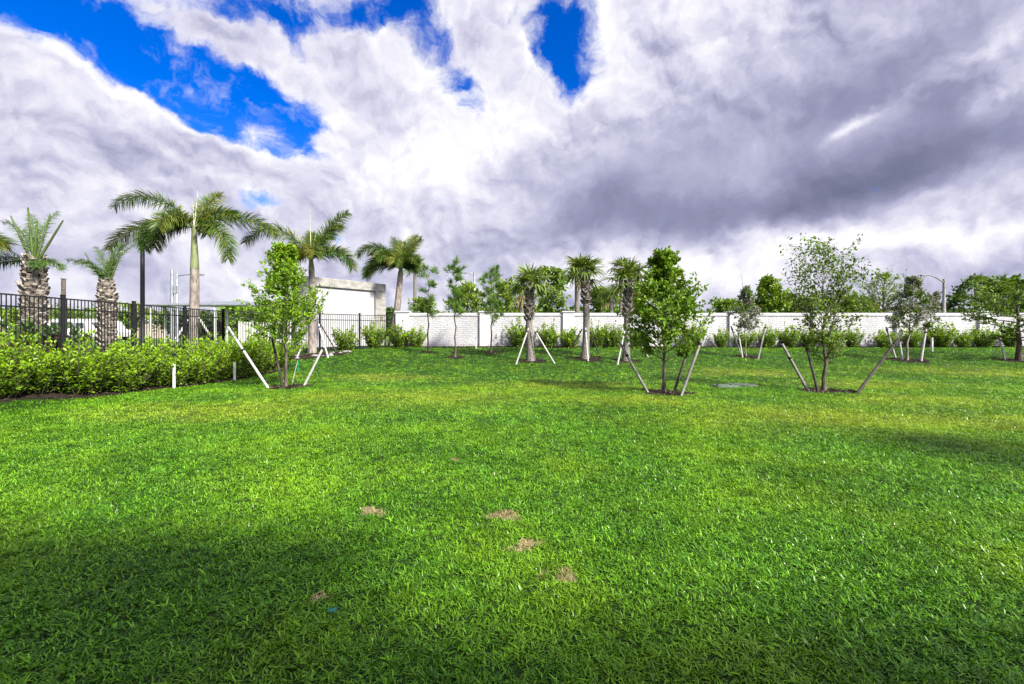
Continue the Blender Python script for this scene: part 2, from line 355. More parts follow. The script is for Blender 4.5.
b = t.n('ShaderNodeBump', {'Height': vor.outputs['Distance'], 'Strength': .9, 'Distance': .03}).outputs[0]
finish(t, t.n('ShaderNodeBsdfPrincipled', {'Base Color': col, 'Roughness': .95, 'Specular IOR Level': .08, 'Normal': b}).outputs[0]); M['mulch'] = m
M['chip'] = leafmat('mulch_chip', (.012, .009, .006), (.07, .052, .037), 0, .9, .1)
M['stone'] = plain('pale_stone', (.2, .19, .19), .85, .2, 6, .4, 20)
m, t = mat('painted_stone_block'); co = t.n('ShaderNodeTexCoord').outputs['Object']
cs = t.n('ShaderNodeSeparateXYZ', {0: co}); bv = t.n('ShaderNodeCombineXYZ', {0: cs.outputs[0], 1: cs.outputs[2], 2: cs.outputs[1]}).outputs[0]
br = t.n('ShaderNodeTexBrick', {'Vector': bv, 'Color1': (1, 1, 1, 1), 'Color2': (.55, .55, .55, 1), 'Mortar': (.1, .1, .1, 1), 'Scale': 1.0, 'Mortar Size': .012, 'Brick Width': .42, 'Row Height': .105, 'Mortar Smooth': .4}, offset=.43)
rn = t.noise(t.v('MULTIPLY', bv, (1, 2.4, 1)), 9, 6, .65)
h = t.m('ADD', br.outputs['Color'], t.m('MULTIPLY', rn, 2.2))
stain = t.noise(t.v('MULTIPLY', bv, (1, .35, 1)), 1.1, 5, .6)
col = t.mix(t.ss(stain, .35, .7), (.335, .335, .35), (.425, .425, .44))
splash = t.m('MULTIPLY', t.m('SUBTRACT', 1.0, t.ss(t.m('ADD', cs.outputs[2], t.m('MULTIPLY', stain, -.5)), .45, .75)), .55)
col = t.mix(splash, col, (.22, .20, .17))
col = t.mix(t.m('MULTIPLY', t.m('SUBTRACT', 1.0, t.ss(br.outputs['Color'], .1, .4)), .45), col, (.30, .30, .315))
b = t.n('ShaderNodeBump', {'Height': h, 'Strength': .9, 'Distance': .034}).outputs[0]
finish(t, t.n('ShaderNodeBsdfPrincipled', {'Base Color': col, 'Roughness': .8, 'Normal': b}).outputs[0]); M['block'] = m
M['coping'] = plain('painted_coping', (.37, .37, .385), .8, .1, 2, .15, 30, stretch=(1, 1, .4))

# ------------------------------------------------------------------ the setting
def axis(a, b, step, far, k=1.35):
    mid = list(np.arange(a, b + 1e-6, step)); out = []; d = step; x = b
    while x < far: d *= k; x += d; out.append(x)
    lo = []; d = step; x = a
    while x > -far: d *= k; x -= d; lo.append(x)
    return np.array(lo[::-1] + mid + out)
xs, ys = axis(-20, 34, .4, 2500), axis(-4, 32, .4, 2500)
X, Y = np.meshgrid(xs, ys); V = np.stack([X, Y, gz(X, Y)], -1).reshape(-1, 3)
nx = len(xs); i = np.arange(len(ys) - 1)[:, None] * nx + np.arange(nx - 1)[None]
tag(MB().add(V, np.stack([i, i + 1, i + nx + 1, i + nx], -1).reshape(-1, 4), 0, True).build('lawn', M['turf']), 'green mown lawn rising gently to the white wall', None, None, 'structure')

# mulch beds: outlines on the ground, each a sheet with loose chips on it
BEDS = []
def bed(poly, label, chips=300, stones=0, h=.012):
    poly = np.array(poly); BEDS.append(poly)
    x0, y0 = poly.min(0); x1, y1 = poly.max(0); st = max(.12, min(.35, (x1 - x0) / 10))
    gx, gy = np.arange(x0 - st, x1 + st, st), np.arange(y0 - st, y1 + st, st); mb = MB()
    GX, GY = np.meshgrid(gx, gy); ins = inside(poly, GX, GY)
    c = poly.mean(0); n = len(poly)
    # fan in rings from the centroid line keeps the edge exact
    rings = [poly * f + c * (1 - f) for f in (1, .8, .55, .3)]
    V = np.vstack(rings + [c[None]]); V = np.column_stack([V, gz(V[:, 0], V[:, 1]) + h + .01])
    V[:n, 2] -= .01
    f = [[r * n + q, r * n + (q + 1) % n, r * n + n + (q + 1) % n, r * n + n + q] for r in range(3) for q in range(n)]
    mb.add(V, f, 0, True); mb.add(V, [[3 * n + q, 3 * n + (q + 1) % n, 4 * n] for q in range(n)], 0, True)
    q = rng.uniform(0, 1, (chips * 3, 2)) * (poly.max(0) - poly.min(0)) + poly.min(0); q = q[inside(poly, q[:, 0], q[:, 1])][:chips]
    p = np.column_stack([q, gz(q[:, 0], q[:, 1]) + h + rng.uniform(.012, .035, len(q))]); d = rng.normal(0, 1, (len(q), 3)) * (1, 1, .25)
    mb.leaves(p, d, rng.uniform(.05, .13, len(q)), .4, 1)
    for k in range(stones):
        a = q[rng.integers(len(q))]; z = float(gz(*a)); r_ = rng.uniform(.05, .13); mb.add(*blob(np.array([a[0], a[1], z + .03]), r_ * np.array([1.3, 1, .6]), rng, 1), 2, True)
    return tag(mb.build('mulch', [M['mulch'], M['chip'], M['stone']]), label, 'mulch', 'mulch beds', 'stuff')
def inside(poly, x, y):
    r = np.zeros(np.shape(x), bool); n = len(poly)
    for a in range(n):
        x0, y0 = poly[a]; x1, y1 = poly[(a + 1) % n]
        c = (y0 > y) != (y1 > y)
        r ^= c & (x < (x1 - x0) * (y - y0) / (y1 - y0 + 1e-12) + x0)
    return r
def blob(c, r, rg, sub=1):
    import bmesh
    bm = bmesh.new(); bmesh.ops.create_icosphere(bm, subdivisions=sub + 1, radius=1)
    v = np.array([x.co[:] for x in bm.verts]); f = np.array([[y.index for y in x.verts] for x in bm.faces]); bm.free()
    v = v * (1 + rg.normal(0, .09, (len(v), 1))); return v * r + c, f
def ring(c, r, n=22, seed=0):
    a = np.arange(n) / n * 2 * math.pi; k = 1 + .16 * np.sin(a * 3 + seed) + .1 * np.sin(a * 5 + seed * 2)
    return np.column_stack([c[0] + np.cos(a) * r * k, c[1] + np.sin(a) * r * .9 * k])

# hedge bed along the fence; front edge as the photograph shows it
HF = [(-10.9, 6.2), (-10.2, 9.1), (-9.6, 10.8), (-9.24, 12.4), (-8.9, 14.2), (-8.66, 15.6), (-8.5, 17.2)]
def hedge_x(y): return np.interp(y, [b for a, b in HF], [a for a, b in HF])
bed([(hedge_x(y) + .10 * math.sin(y * 3.1) + .05 * math.sin(y * 7), y) for y in np.linspace(6, 17.2, 26)] + [(-9.6, 18.6), (-11.0, 18.9)] + [(-11.95, y) for y in np.linspace(18.4, 6, 14)], 'dark bark mulch bed under the hedge along the black fence', 1500)
bed([(-10.4, 19.6), (-9.3, 19.2), (-8.4, 19.9), (-7.9, 21.0), (-7.7, 21.9), (-8.2, 22.3), (-9.2, 21.5), (-9.9, 20.6)], 'grey mulch bed with pale stones at the fence corner palm', 260, 12)
bed([(-6.4, 24.25)] + [(x, 24.12 + .09 * math.sin(x * 2.3) + .05 * math.sin(x * 5)) for x in np.arange(-6, 40.1, .8)] + [(40, 24.98)] + [(x, 24.98) for x in np.arange(39.2, -6.5, -.8)], 'dark mulch strip along the foot of the white wall', 700)

# grass: tufts of broad St Augustine blades standing all over the lawn
TC = bpy.data.collections.new('grass_tufts')
for k in range(10):
    r = np.random.default_rng(100 + k); n = 14
    a = r.uniform(0, 2 * math.pi, n); rad = r.uniform(.0, .055, n); el = np.clip(r.normal(.52, .34, n), .02, 1.3); az = a + r.normal(0, 1.0, n)
    p = np.column_stack([np.cos(a) * rad, np.sin(a) * rad, np.full(n, -.004)])
    d = np.column_stack([np.cos(az) * np.cos(el), np.sin(az) * np.cos(el), np.sin(el)])
    nr = np.cross(d, np.column_stack([-np.sin(az), np.cos(az), np.zeros(n)]))
    mb = MB().strips(p, d, -nr, r.uniform(.036, .076, n), r.uniform(.008, .0135, n), r.uniform(.12, .5, n), 0, 3)
    o = bpy.data.objects.new('tuft_%02d' % k, mb.mesh('tuft', M['blade'])); TC.objects.link(o)
pts = []
def scatter(y0, y1, dens, scl, kx=1.3, pad=1.5):
    w = kx * y1 + pad; n = int(dens * 2 * w * (y1 - y0))
    x = rng.uniform(-w, w, n); y = rng.uniform(y0, y1, n); k = np.abs(x) < kx * y + pad; x, y = x[k], y[k]
    keep = np.ones(len(x), bool)
    for b in BEDS: keep &= ~inside(b, x, y)
    keep &= (x > np.minimum(hedge_x(y), -8.3) - .0) | (y > 18)
    keep &= ~((y > 24.3)) & (x > -12 + (y - 19) * 1.0)
    for px_, py_, pr in PATCH: keep &= ~((np.hypot(x - px_, y - py_) < pr * rng.uniform(.5, 1.25, len(x))) & (rng.uniform(0, 1, len(x)) < .42))
    x, y = x[keep], y[keep]
    if len(x): pts.append(np.column_stack([x, y, gz(x, y), scl * rng.uniform(.75, 1.2, len(x))]))
RINGS = []
TREES_AT = dict(left=gp(286, 387), oak=gp(664, 393), open=gp(824, 391), silver=gp(746, 357), silver2=gp(907, 360.5), right=gp(1019, 361), s1=gp(531, 361), s2=gp(585, 359), s3=gp(626, 361), p1=gp(428, 352.5), p2=gp(455, 357.5), p3=gp(491, 352.5))
for i, (k, r, lab) in enumerate([('left', .55, 'small mulch ring at the foot of the slender tree by the hedge'), ('oak', .62, 'mulch ring at the foot of the dense round-leaved tree'), ('open', .68, 'mulch ring at the foot of the airy tree with three poles'),
        ('silver', .6, 'mulch ring under the small grey-leaved tree near the green lids'), ('silver2', .8, 'mulch ring under the larger grey-leaved tree below the street lamp'), ('right', .8, 'mulch ring under the spreading dark tree at the right edge'),
        ('s1', .6, 'mulch ring at the foot of the shaggy cabbage palm'), ('s2', .75, 'mulch ring at the foot of the tallest cabbage palm'), ('s3', .55, 'mulch ring at the foot of the cabbage palm beside the dense tree'),
        ('p1', .4, 'mulch ring at the foot of the crooked thin pine'), ('p2', .4, 'mulch ring at the foot of the thin pine standing nearest'), ('p3', .55, 'mulch ring at the foot of the bushiest thin pine')]):
    bed(ring(TREES_AT[k] + np.array([.06, 0, 0]), r, 22, i * 1.7), lab, int(140 * r))
scatter(.6, 4.2, 1150, .82, 1.35, 1.6); scatter(4.2, 7.5, 760, .92); scatter(7.5, 13, 380, 1.05); scatter(13, 18.5, 120, 1.3); scatter(18.5, 24.6, 75, 1.5)
pts = np.vstack(pts); n = len(pts)
me = bpy.data.meshes.new('grass'); me.vertices.add(n); me.vertices.foreach_set('co', pts[:, :3].astype('f').ravel())
for nm, ty, dat, key in (('scl', 'FLOAT', pts[:, 3], 'value'), ('idx', 'INT', rng.integers(0, 10, n), 'value'), ('rot', 'FLOAT_VECTOR', np.column_stack([rng.normal(0, .18, n), rng.normal(0, .18, n), rng.uniform(0, 6.283, n)]), 'vector')):
    at = me.attributes.new(nm, ty, 'POINT'); at.data.foreach_set(key, np.ascontiguousarray(dat, dtype='i' if ty == 'INT' else 'f').ravel())
me.materials.append(M['blade'])
go = bpy.data.objects.new('grass', me); COL.objects.link(go)
tag(go, 'thick short green grass blades covering the lawn', 'grass', None, 'stuff')
ng = bpy.data.node_groups.new('grass_spread', 'GeometryNodeTree'); ng.interface.new_socket('Geometry', in_out='INPUT', socket_type='NodeSocketGeometry'); ng.interface.new_socket('Geometry', in_out='OUTPUT', socket_type='NodeSocketGeometry')
gi, gout = ng.nodes.new('NodeGroupInput'), ng.nodes.new('NodeGroupOutput'); iop = ng.nodes.new('GeometryNodeInstanceOnPoints'); ci = ng.nodes.new('GeometryNodeCollectionInfo')
ci.inputs[0].default_value = TC; ci.inputs['Separate Children'].default_value = True; ci.inputs['Reset Children'].default_value = True
def nattr(nm, ty):
    a = ng.nodes.new('GeometryNodeInputNamedAttribute'); a.data_type = ty; a.inputs[0].default_value = nm; return a.outputs[0]
e2r = ng.nodes.new('FunctionNodeEulerToRotation'); L_ = ng.links.new
L_(nattr('rot', 'FLOAT_VECTOR'), e2r.inputs[0]); L_(gi.outputs[0], iop.inputs['Points']); L_(ci.outputs[0], iop.inputs['Instance']); iop.inputs['Pick Instance'].default_value = True
L_(nattr('idx', 'INT'), iop.inputs['Instance Index']); L_(e2r.outputs[0], iop.inputs['Rotation']); L_(nattr('scl', 'FLOAT'), iop.inputs['Scale']); L_(iop.outputs[0], gout.inputs[0])
go.modifiers.new('spread', 'NODES').node_group = ng

# ------------------------------------------------------------------ white boundary wall
WY = 25.0; ZB, ZT = .55, 2.60
PIL = [-6.02, -1.48, 3.08, 7.64, 12.2, 16.76, 21.32, 25.88, 30.44, 35.0, 39.56]
wall = thing('boundary_wall', (0, WY, 0), 'long white painted stone block wall with pilasters across the back of the lawn', 'wall')
MB().box((PIL[0], 0, ZB), (PIL[-1], .3, ZT - .16)).build('masonry', M['block'], wall)
for a, b in zip(PIL[:-1], PIL[1:]): MB().box((a + .31, -.045, ZT - .163), (b - .31, .345, ZT), bev=.012).build('coping', M['coping'], wall)
for k, x in enumerate(PIL):
    w = .36 if k == 0 else .30
    p = MB().box((x - w, -.12, ZB), (x + w, .42, ZT + .02), bev=.01).build('pilaster', M['render'], wall)
    MB().box((x - w - .05, -.17, ZT + .018), (x + w + .05, .47, ZT + .10), bev=.015).build('cap', M['coping'], p)

# ------------------------------------------------------------------ black fence
def fence(pts, label, panel_h=1.84):
    p0 = np.array(pts[0]); f = thing('picket_fence', (0, 0, 0), label, 'fence', 'black metal fences')
    for k, (x, y, zt) in enumerate(pts):
        zb = float(gz(x, y)) - .1; po = MB().box((x - .04, y - .04, zb), (x + .04, y + .04, zt + .06), bev=.004).build('post', M['black'], f)
        MB().box((x - .05, y - .05, zt + .058), (x + .05, y + .05, zt + .085), bev=.008).build('cap', M['black'], po)
    for (x0, y0, z0), (x1, y1, z1) in zip(pts[:-1], pts[1:]):
        mb = MB(); d = np.array([x1 - x0, y1 - y0]); Ln = np.linalg.norm(d); a = math.atan2(d[1], d[0]); n = int(Ln / .105)
        M_ = np.eye(4); M_[:3, :3] = [[math.cos(a), -math.sin(a), 0], [math.sin(a), math.cos(a), 0], [0, 0, 1]]; M_[:3, 3] = (x0, y0, z0 - panel_h)
        sl_ = (z1 - z0) / Ln; Sh = np.eye(4); Sh[2, 0] = sl_; MM = M_ @ Sh
        for zr in (.12, panel_h - .30, panel_h - .02): mb.box((.04, -.016, zr - .018), (Ln - .04, .016, zr + .018), M=MM)
        for q in range(1, n):
            s_ = q * Ln / n; mb.box((s_ - .009, -.009, .04), (s_ + .009, .009, panel_h - .04), M=MM)
        mb.build('picket_panel', M['black'], f)
fp = []
for k in range(-3, 4):
    s_ = 12.2 * (1 + .196 * k); fp.append((-.987 * 12.2 - .007 * 12.2 * k, s_, 2.44))
fence(fp, 'black metal picket fence behind the leafy hedge on the left')
c0 = np.array(fp[-1]); c1 = np.array([P(395, 316, 24.9)[0], 24.9, P(395, 315.5, 24.9)[2]])
fence([tuple(c0 + (c1 - c0) * q / 4) for q in range(5)], 'black metal picket fence crossing in front of the concrete entrance wall')

# ------------------------------------------------------------------ entrance wall (concrete frame round a white panel)
A, B = np.array([P(296, 270, 23.4)[0], 23.4]), np.array([P(386, 285, 27.9)[0], 27.9])
d = B - A; Ln = np.linalg.norm(d); a = math.atan2(d[1], d[0]); zt = 4.44 - .5; base = float(gz(*A)) - .1
ew = thing('entrance_wall', (A[0], A[1], base), 'raw concrete frame wall with recessed white panel beyond the fence', 'wall', None, a)
ht = zt + .55 - base
MB().box((0, 0, ht - .48), (Ln, .5, ht), bev=.02).build('frame', M['concrete'], ew)
for x0, x1 in ((0, .8), (Ln - .75, Ln)): MB().box((x0, .003, 0), (x1, .497, ht - .482), bev=.02).build('frame', M['concrete'], ew)
MB().box((.802, .14, 1.75), (Ln - .752, .40, ht - .483)).build('panel', M['panel'], ew)
MB().box((.803, .06, 0), (Ln - .753, .46, 1.74), bev=.02).build('plinth', M['panel'], ew)

# ------------------------------------------------------------------ trees
def rotz(d, a): c, s_ = math.cos(a), math.sin(a); return np.array([d[0] * c - d[1] * s_, d[0] * s_ + d[1] * c, d[2]])
def curve(p, d, L, n=6, bend=.0, wig=.06, r=None):
    r = r or rng; out = [np.array(p, float)]; d = np.array(d, float); d /= np.linalg.norm(d)
    for k in range(n):
        d = d + np.array([0, 0, bend / n]) + r.normal(0, wig, 3); d /= np.linalg.norm(d); out.append(out[-1] + d * L / n)
    return np.array(out)
def make_tree(name, base, H, label, cat='tree', group=None, bark='thinbark', leaf='oak', tr=.05, cb=.25, prof=None, W=1.0, nprim=30, ntw=6, nl=10, ll=.09, wr=.5, up=.55, bend=.2, seed=1, lean=(0, 0),
              flat=1.0, wob=.03, leafup=.3, jitter=.10, top=1.0, stems=1, crown='crown', offset=(0, 0), young=None):
    r = np.random.default_rng(seed); prof = prof or (lambda t: math.sin(math.pi * min(1, max(0, t)) ** .8) ** .7)
    root = thing(name, base, label, cat, group); tb, lb = MB(), MB()
    tip = np.array([lean[0], lean[1], H])
    for st in range(stems):
        spread = np.array([math.cos(st * 2.4), math.sin(st * 2.4), 0]) * (0 if stems == 1 else .22 * H)
        n = 10; tt = np.linspace(0, 1, n); tr_pts = np.outer(tt, tip) + np.outer(tt ** 1.3, spread) + r.normal(0, wob, (n, 3)) * np.array([1, 1, 0]) * np.minimum(1, tt * 3)[:, None]
        tr_pts[0, 2] = -.06
        tb.tube(tr_pts, tr * (1 - tt * .88) * np.where(tt < .02, 1.35, 1), 9)
        for k in range(nprim):
            t_ = (k + r.uniform(0, 1)) / nprim; h = cb + (1 - cb) * t_ * .985; rad = prof(t_) * W * r.uniform(.72, 1.12)
            az = k * 2.39996 + r.normal(0, .3); p0 = np.array([np.interp(h, tt, tr_pts[:, i_]) for i_ in range(3)])
            u_ = up * r.uniform(.6, 1.4) + .5 * t_ * t_ * top; d_ = np.array([math.cos(az), math.sin(az), u_])
            L = max(.12, rad) * math.sqrt(1 + min(u_, 1.2) ** 2) * .93
            c = curve(p0, d_, L, 6, bend, wob * 1.6, r); br = tr * (1 - h * .85) * .45
            tb.tube(c, np.linspace(br, br * .25, 7), 5, cap=False)
            for q in range(ntw):
                f_ = r.uniform(.28, 1.0); pb = np.array([np.interp(f_ * 6, range(7), c[:, i_]) for i_ in range(3)])
                dd = (c[-1] - c[0]) / (np.linalg.norm(c[-1] - c[0]) + 1e-6); td = dd * .6 + r.normal(0, .6, 3) * np.array([1, 1, flat]) + np.array([0, 0, .15 * flat])
                tl = max(.1, L * r.uniform(.18, .42)); tw = curve(pb, td, tl, 3, .1, .1, r)
                if tr > 0: tb.tube(tw, np.linspace(br * .3, br * .1, 4), 3, cap=False)
                m_ = max(1, int(nl * r.uniform(.6, 1.4))); s_ = r.uniform(.15, 1.08, m_); lp = np.column_stack([np.interp(s_ * 3, range(4), tw[:, i_]) for i_ in range(3)]) + r.normal(0, jitter * ll * 3, (m_, 3)) * np.array([1, 1, flat])
                ld = td[None] * .5 + r.normal(0, .7, (m_, 3)) + np.array([0, 0, leafup])
                lb.leaves(lp, ld, ll * r.uniform(.65, 1.25, m_), wr, (1 if young and r.uniform() < .25 + .3 * t_ else 0), r=r)
    tb.build('trunk', M[bark], root)
    lb.build(crown, [M[leaf]] + ([M[young]] if young else []), root)
    return root
TA = TREES_AT
pyr = lambda t: (1 - t) ** .75 * (.35 + .65 * min(1, t * 5)) + .06
egg = lambda t: math.sin(math.pi * (t * .92 + .06)) ** .75
make_tree('shade_tree', TA['left'], 3.75, 'slender bright green tree by the hedge end, upright crown in front of the fence', leaf='fresh', young='young', tr=.042, cb=.24, W=1.22, prof=lambda t: (.72 + .28 * math.sin(math.pi * min(1, t * 1.7))) * (1 - t) ** .5 + .04,
          nprim=50, ntw=10, nl=16, ll=.094, wr=.5, up=.65, seed=11, wob=.02)
make_tree('shade_tree', TA['oak'], 3.4, 'dense full green tree with a conical crown and three angled poles, mid lawn', leaf='oak', young='fresh', tr=.045, cb=.22, W=1.38, prof=lambda t: (.78 + .22 * math.sin(math.pi * t * 2)) * (1 - t) ** .6 * min(1, .7 + t * 2) + .03,
          nprim=56, ntw=11, nl=16, ll=.098, wr=.55, up=.6, seed=12, wob=.02)
make_tree('shade_tree', TA['open'], 3.1, 'airy see-through tree with small dark leaves and three angled poles', leaf='sparse', young='fresh', tr=.05, cb=.22, W=.92, prof=lambda t: .55 + .5 * math.sin(math.pi * min(1, t * .9)) if t < .9 else .75,
          nprim=44, ntw=9, nl=10, ll=.078, wr=.55, up=1.0, seed=13, wob=.045, jitter=.25)
make_tree('silver_tree', TA['silver'], 3.0, 'small grey-leaved tree near the green lids, bare spike on top', leaf='silver', young='olive', bark='bark', tr=.035, cb=.32, W=.72, prof=lambda t: (.9 if t < .45 else .9 * (1 - t) + .18), nprim=30, ntw=8, nl=15, ll=.10, seed=14, up=.5)
make_tree('silver_tree', TA['silver2'], 3.45, 'larger grey-leaved tree standing left of the street lamp', leaf='silver', young='olive', bark='bark', tr=.045, cb=.30, W=1.0, prof=lambda t: (.95 if t < .4 else 1.25 * (1 - t) * .9 + .14), nprim=36, ntw=9, nl=15, ll=.105, seed=15, up=.45, lean=(.25, 0))
make_tree('spreading_tree', TA['right'], 3.25, 'dark green tree with wide layered branches at the right edge of the lawn', leaf='olive', young='far', bark='darkbark', tr=.11, cb=.24, W=2.15, prof=lambda t: .55 + .45 * math.sin(math.pi * t), nprim=28, ntw=11, nl=13, ll=.13, wr=.55, up=.10, bend=.1, flat=.3, top=.3, seed=16, leafup=.5)
for k, (key, H, lab, ln, nw, W_) in enumerate([('p1', 3.95, 'crooked thin young pine nearest the wall corner, needles in a few tufts', (.0, .1), 9, .5), ('p2', 4.0, 'thin young pine with a bare lower trunk, nearest of the three pines', (.05, 0), 15, .62), ('p3', 3.75, 'bushiest of the thin young pines, in front of the wall pilaster', (.05, 0), 19, .8)]):
    make_tree('young_pine', TA[key], H, lab, group='young pines in front of the wall', bark='thinbark', leaf='pine', tr=.045, cb=.42 if k != 2 else .36, W=W_, prof=lambda t: .75 + .3 * math.sin(t * 9) * (1 - t) if t < .85 else .5, nprim=nw + 1, ntw=3, nl=42, ll=.25, wr=.055, up=.35, bend=.5, seed=20 + k, lean=ln, wob=.03, leafup=.7, jitter=.03)
# the off-frame tree at the right whose shade falls across the lawn's right edge
make_tree('shade_tree', ground(9.8, 2.3), 4.3, 'leafy garden tree standing beside the house corner', leaf='oak', tr=.07, cb=.35, W=1.5, prof=egg, nprim=46, ntw=8, nl=10, ll=.13, seed=31)

# ---------------- palms
def feather(parent, base, az, el, L, droop, mats, seed, rows=2, n=34, ll=.5, lw=.035, ldroop=.5, roll=0, name='frond', stalk='petiole', stem=.12):
    r = np.random.default_rng(seed); mb = MB(); k = 12
    d = np.array([math.cos(az) * math.cos(el), math.sin(az) * math.cos(el), math.sin(el)]); pts_ = [np.array(base, float)]
    e = el
    for q in range(k):
        e -= droop / k * (.5 + q / k); pts_.append(pts_[-1] + L / k * np.array([math.cos(az) * math.cos(e), math.sin(az) * math.cos(e), math.sin(e)]))
    c = np.array(pts_); mb.tube(c, np.linspace(.032, .006, k + 1), 5, 0)
    tan = np.gradient(c, axis=0); tan /= np.linalg.norm(tan, axis=1)[:, None]; side0 = np.array([-math.sin(az), math.cos(az), 0])
    for row in range(rows):
        s_ = stem + (1 - stem) * (np.arange(n) + r.uniform(-.3, .3, n)) / n; s_ = np.clip(s_, stem, .995)
        p = np.column_stack([np.interp(s_ * k, range(k + 1), c[:, i_]) for i_ in range(3)]); t_ = np.column_stack([np.interp(s_ * k, range(k + 1), tan[:, i_]) for i_ in range(3)])
        upv = np.cross(t_, side0); upv *= np.sign(upv[:, 2:3] + 1e-6); sg = 1 if row % 2 == 0 else -1
        ang = roll + (0.25 if rows == 2 else r.uniform(-.9, 1.2, n)) + r.normal(0, .15, n)
        sd = side0[None] * sg * np.cos(ang)[:, None] + upv * np.sin(ang)[:, None]
        fw = (.55 + .5 * s_)[:, None]; dd = sd + t_ * fw
        LL = ll * np.sin(math.pi * (.12 + .80 * s_)) ** .6 * r.uniform(.85, 1.1, n)
        mb.strips(p, dd, np.cross(dd, t_ + 1e-3), LL, lw * (1 - .3 * s_), ldroop * r.uniform(.6, 1.3, n), 1 if len(mats) < 2 or r.uniform() < .7 else 2, 3)
    return mb.build(name, [M[stalk]] + [M[x] for x in mats], parent)
def spear(parent, base, L, lean, seed):
    mb = MB(); r = np.random.default_rng(seed); c = np.array([np.array(base) + np.array([lean[0], lean[1], 1]) * L * q / 5 for q in range(6)]); mb.tube(c, np.linspace(.028, .006, 6), 5); mb.build('spear_leaf', M['spear'], parent)
def foxtail(base, crown_px, Yc, label, fronds, spears, tr=.17, taper=.75, seed=1, shaft=.9, name='feather_palm', mats=('frond', 'frondgold'), rows=9, ll=.72):
    top = P(*crown_px, Yc); base = np.array(base); root = thing(name, base, label, 'palm tree', 'feather-leaved palms'); h = top - base
    n = 16; tt = np.linspace(0, 1, n); tot = np.linalg.norm(h); ts = 1 - shaft / tot
    rad = tr * (1 + .35 * np.exp(-tt * 9) + .12 * np.sin(tt * 3)) * (1 - (1 - taper) * tt)
    c = np.outer(tt, h) + np.outer(np.sin(tt * math.pi) * .05, (1, 0, 0)); c[0, 2] = -.1
    k = int(ts * (n - 1)) + 1
    mb = MB().tube(c[:k + 1], rad[:k + 1], 14)
    for z in np.arange(.3, tot * ts, .16):        # leaf scars
        f_ = z / tot; p_ = np.array([np.interp(f_, tt, c[:, i_]) for i_ in range(3)]); rr = np.interp(f_, tt, rad)
        mb.tube([p_ - (0, 0, .012), p_, p_ + (0, 0, .012)], [rr * .99, rr * 1.035, rr * .99], 14, cap=False)
    mb.build('trunk', M['bark'], root)
    MB().tube(c[k:], rad[k:] * np.linspace(1.04, .62, n - k), 12).build('crownshaft', M['shaft'], root)
    for i_, (az, el, L, dr) in enumerate(fronds): feather(root, h - np.array([0, 0, .08]) + .04 * np.array([math.cos(R(az)), math.sin(R(az)), 0]), R(az), R(el), L, R(dr), mats, seed * 50 + i_, rows, 56, ll, .046, .30)
    for i_, (L, lx, ly) in enumerate(spears): spear(root, h - np.array([0, 0, .1]), L, (lx, ly), i_)
    return root
Yp = 20.5; b_ = (193 - CX) / F * Yp
foxtail(ground(b_, Yp), (194, 226), Yp, 'tall feather palm behind the fence with long arching fronds and upright spear, left', [(178, 57, 4.3, 98), (187, 14, 3.9, 72), (172, 28, 2.6, 120), (4, 30, 3.9, 80), (-18, 14, 3.0, 120), (75, 74, 2.4, 45), (50, 62, 2.1, 75), (212, 20, 2.5, 125), (-95, 35, 2.2, 110), (110, 42, 2.2, 90)],
        [(1.75, .10, 0), (1.25, -.04, 0)], tr=.185, seed=1, shaft=2.2)
g_ = gp(312, 353)
foxtail(g_, (311, 258), g_[1], 'feather palm at the fence corner beside the concrete entrance wall', [(178, 68, 4.0, 125), (150, 40, 2.2, 110), (50, 66, 2.5, 35), (16, 72, 2.9, 38), (-5, 42, 2.5, 125), (-60, 50, 1.5, 110), (110, 75, 1.8, 40), (215, 45, 1.7, 110)],
        [(2.5, -.02, 0), (1.5, .18, 0)], tr=.165, seed=2, shaft=.9)
Yp = 27.5; x_ = P(392, 340, Yp)[0]
foxtail(ground(x_, Yp), (401, 268), Yp, 'leaning full-crowned feather palm behind the end pillar of the white wall', [(178, 72, 3.4, 125), (165, 50, 2.9, 125), (195, 32, 2.4, 110), (150, 64, 3.0, 95), (120, 78, 2.9, 60), (60, 78, 2.8, 45), (20, 76, 2.3, 40), (-40, 58, 1.8, 95), (230, 60, 2.0, 100), (270, 52, 1.9, 110), (95, 84, 1.9, 30), (5, 45, 1.0, 90)],
        [], tr=.20, seed=3, shaft=.5)
Yp = 13.0; foxtail(ground(P(-92, 333, Yp)[0], Yp), (-92, 252), Yp, 'feather palm mostly beyond the left edge, one frond tip showing', [(0, 30, 2.35, 60), (40, 55, 2.2, 90), (150, 40, 2.2, 90), (210, 50, 2.2, 90), (270, 45, 2.0, 90), (-35, 40, 2.1, 90)], [(1.5, .05, 0)], tr=.2, seed=4)

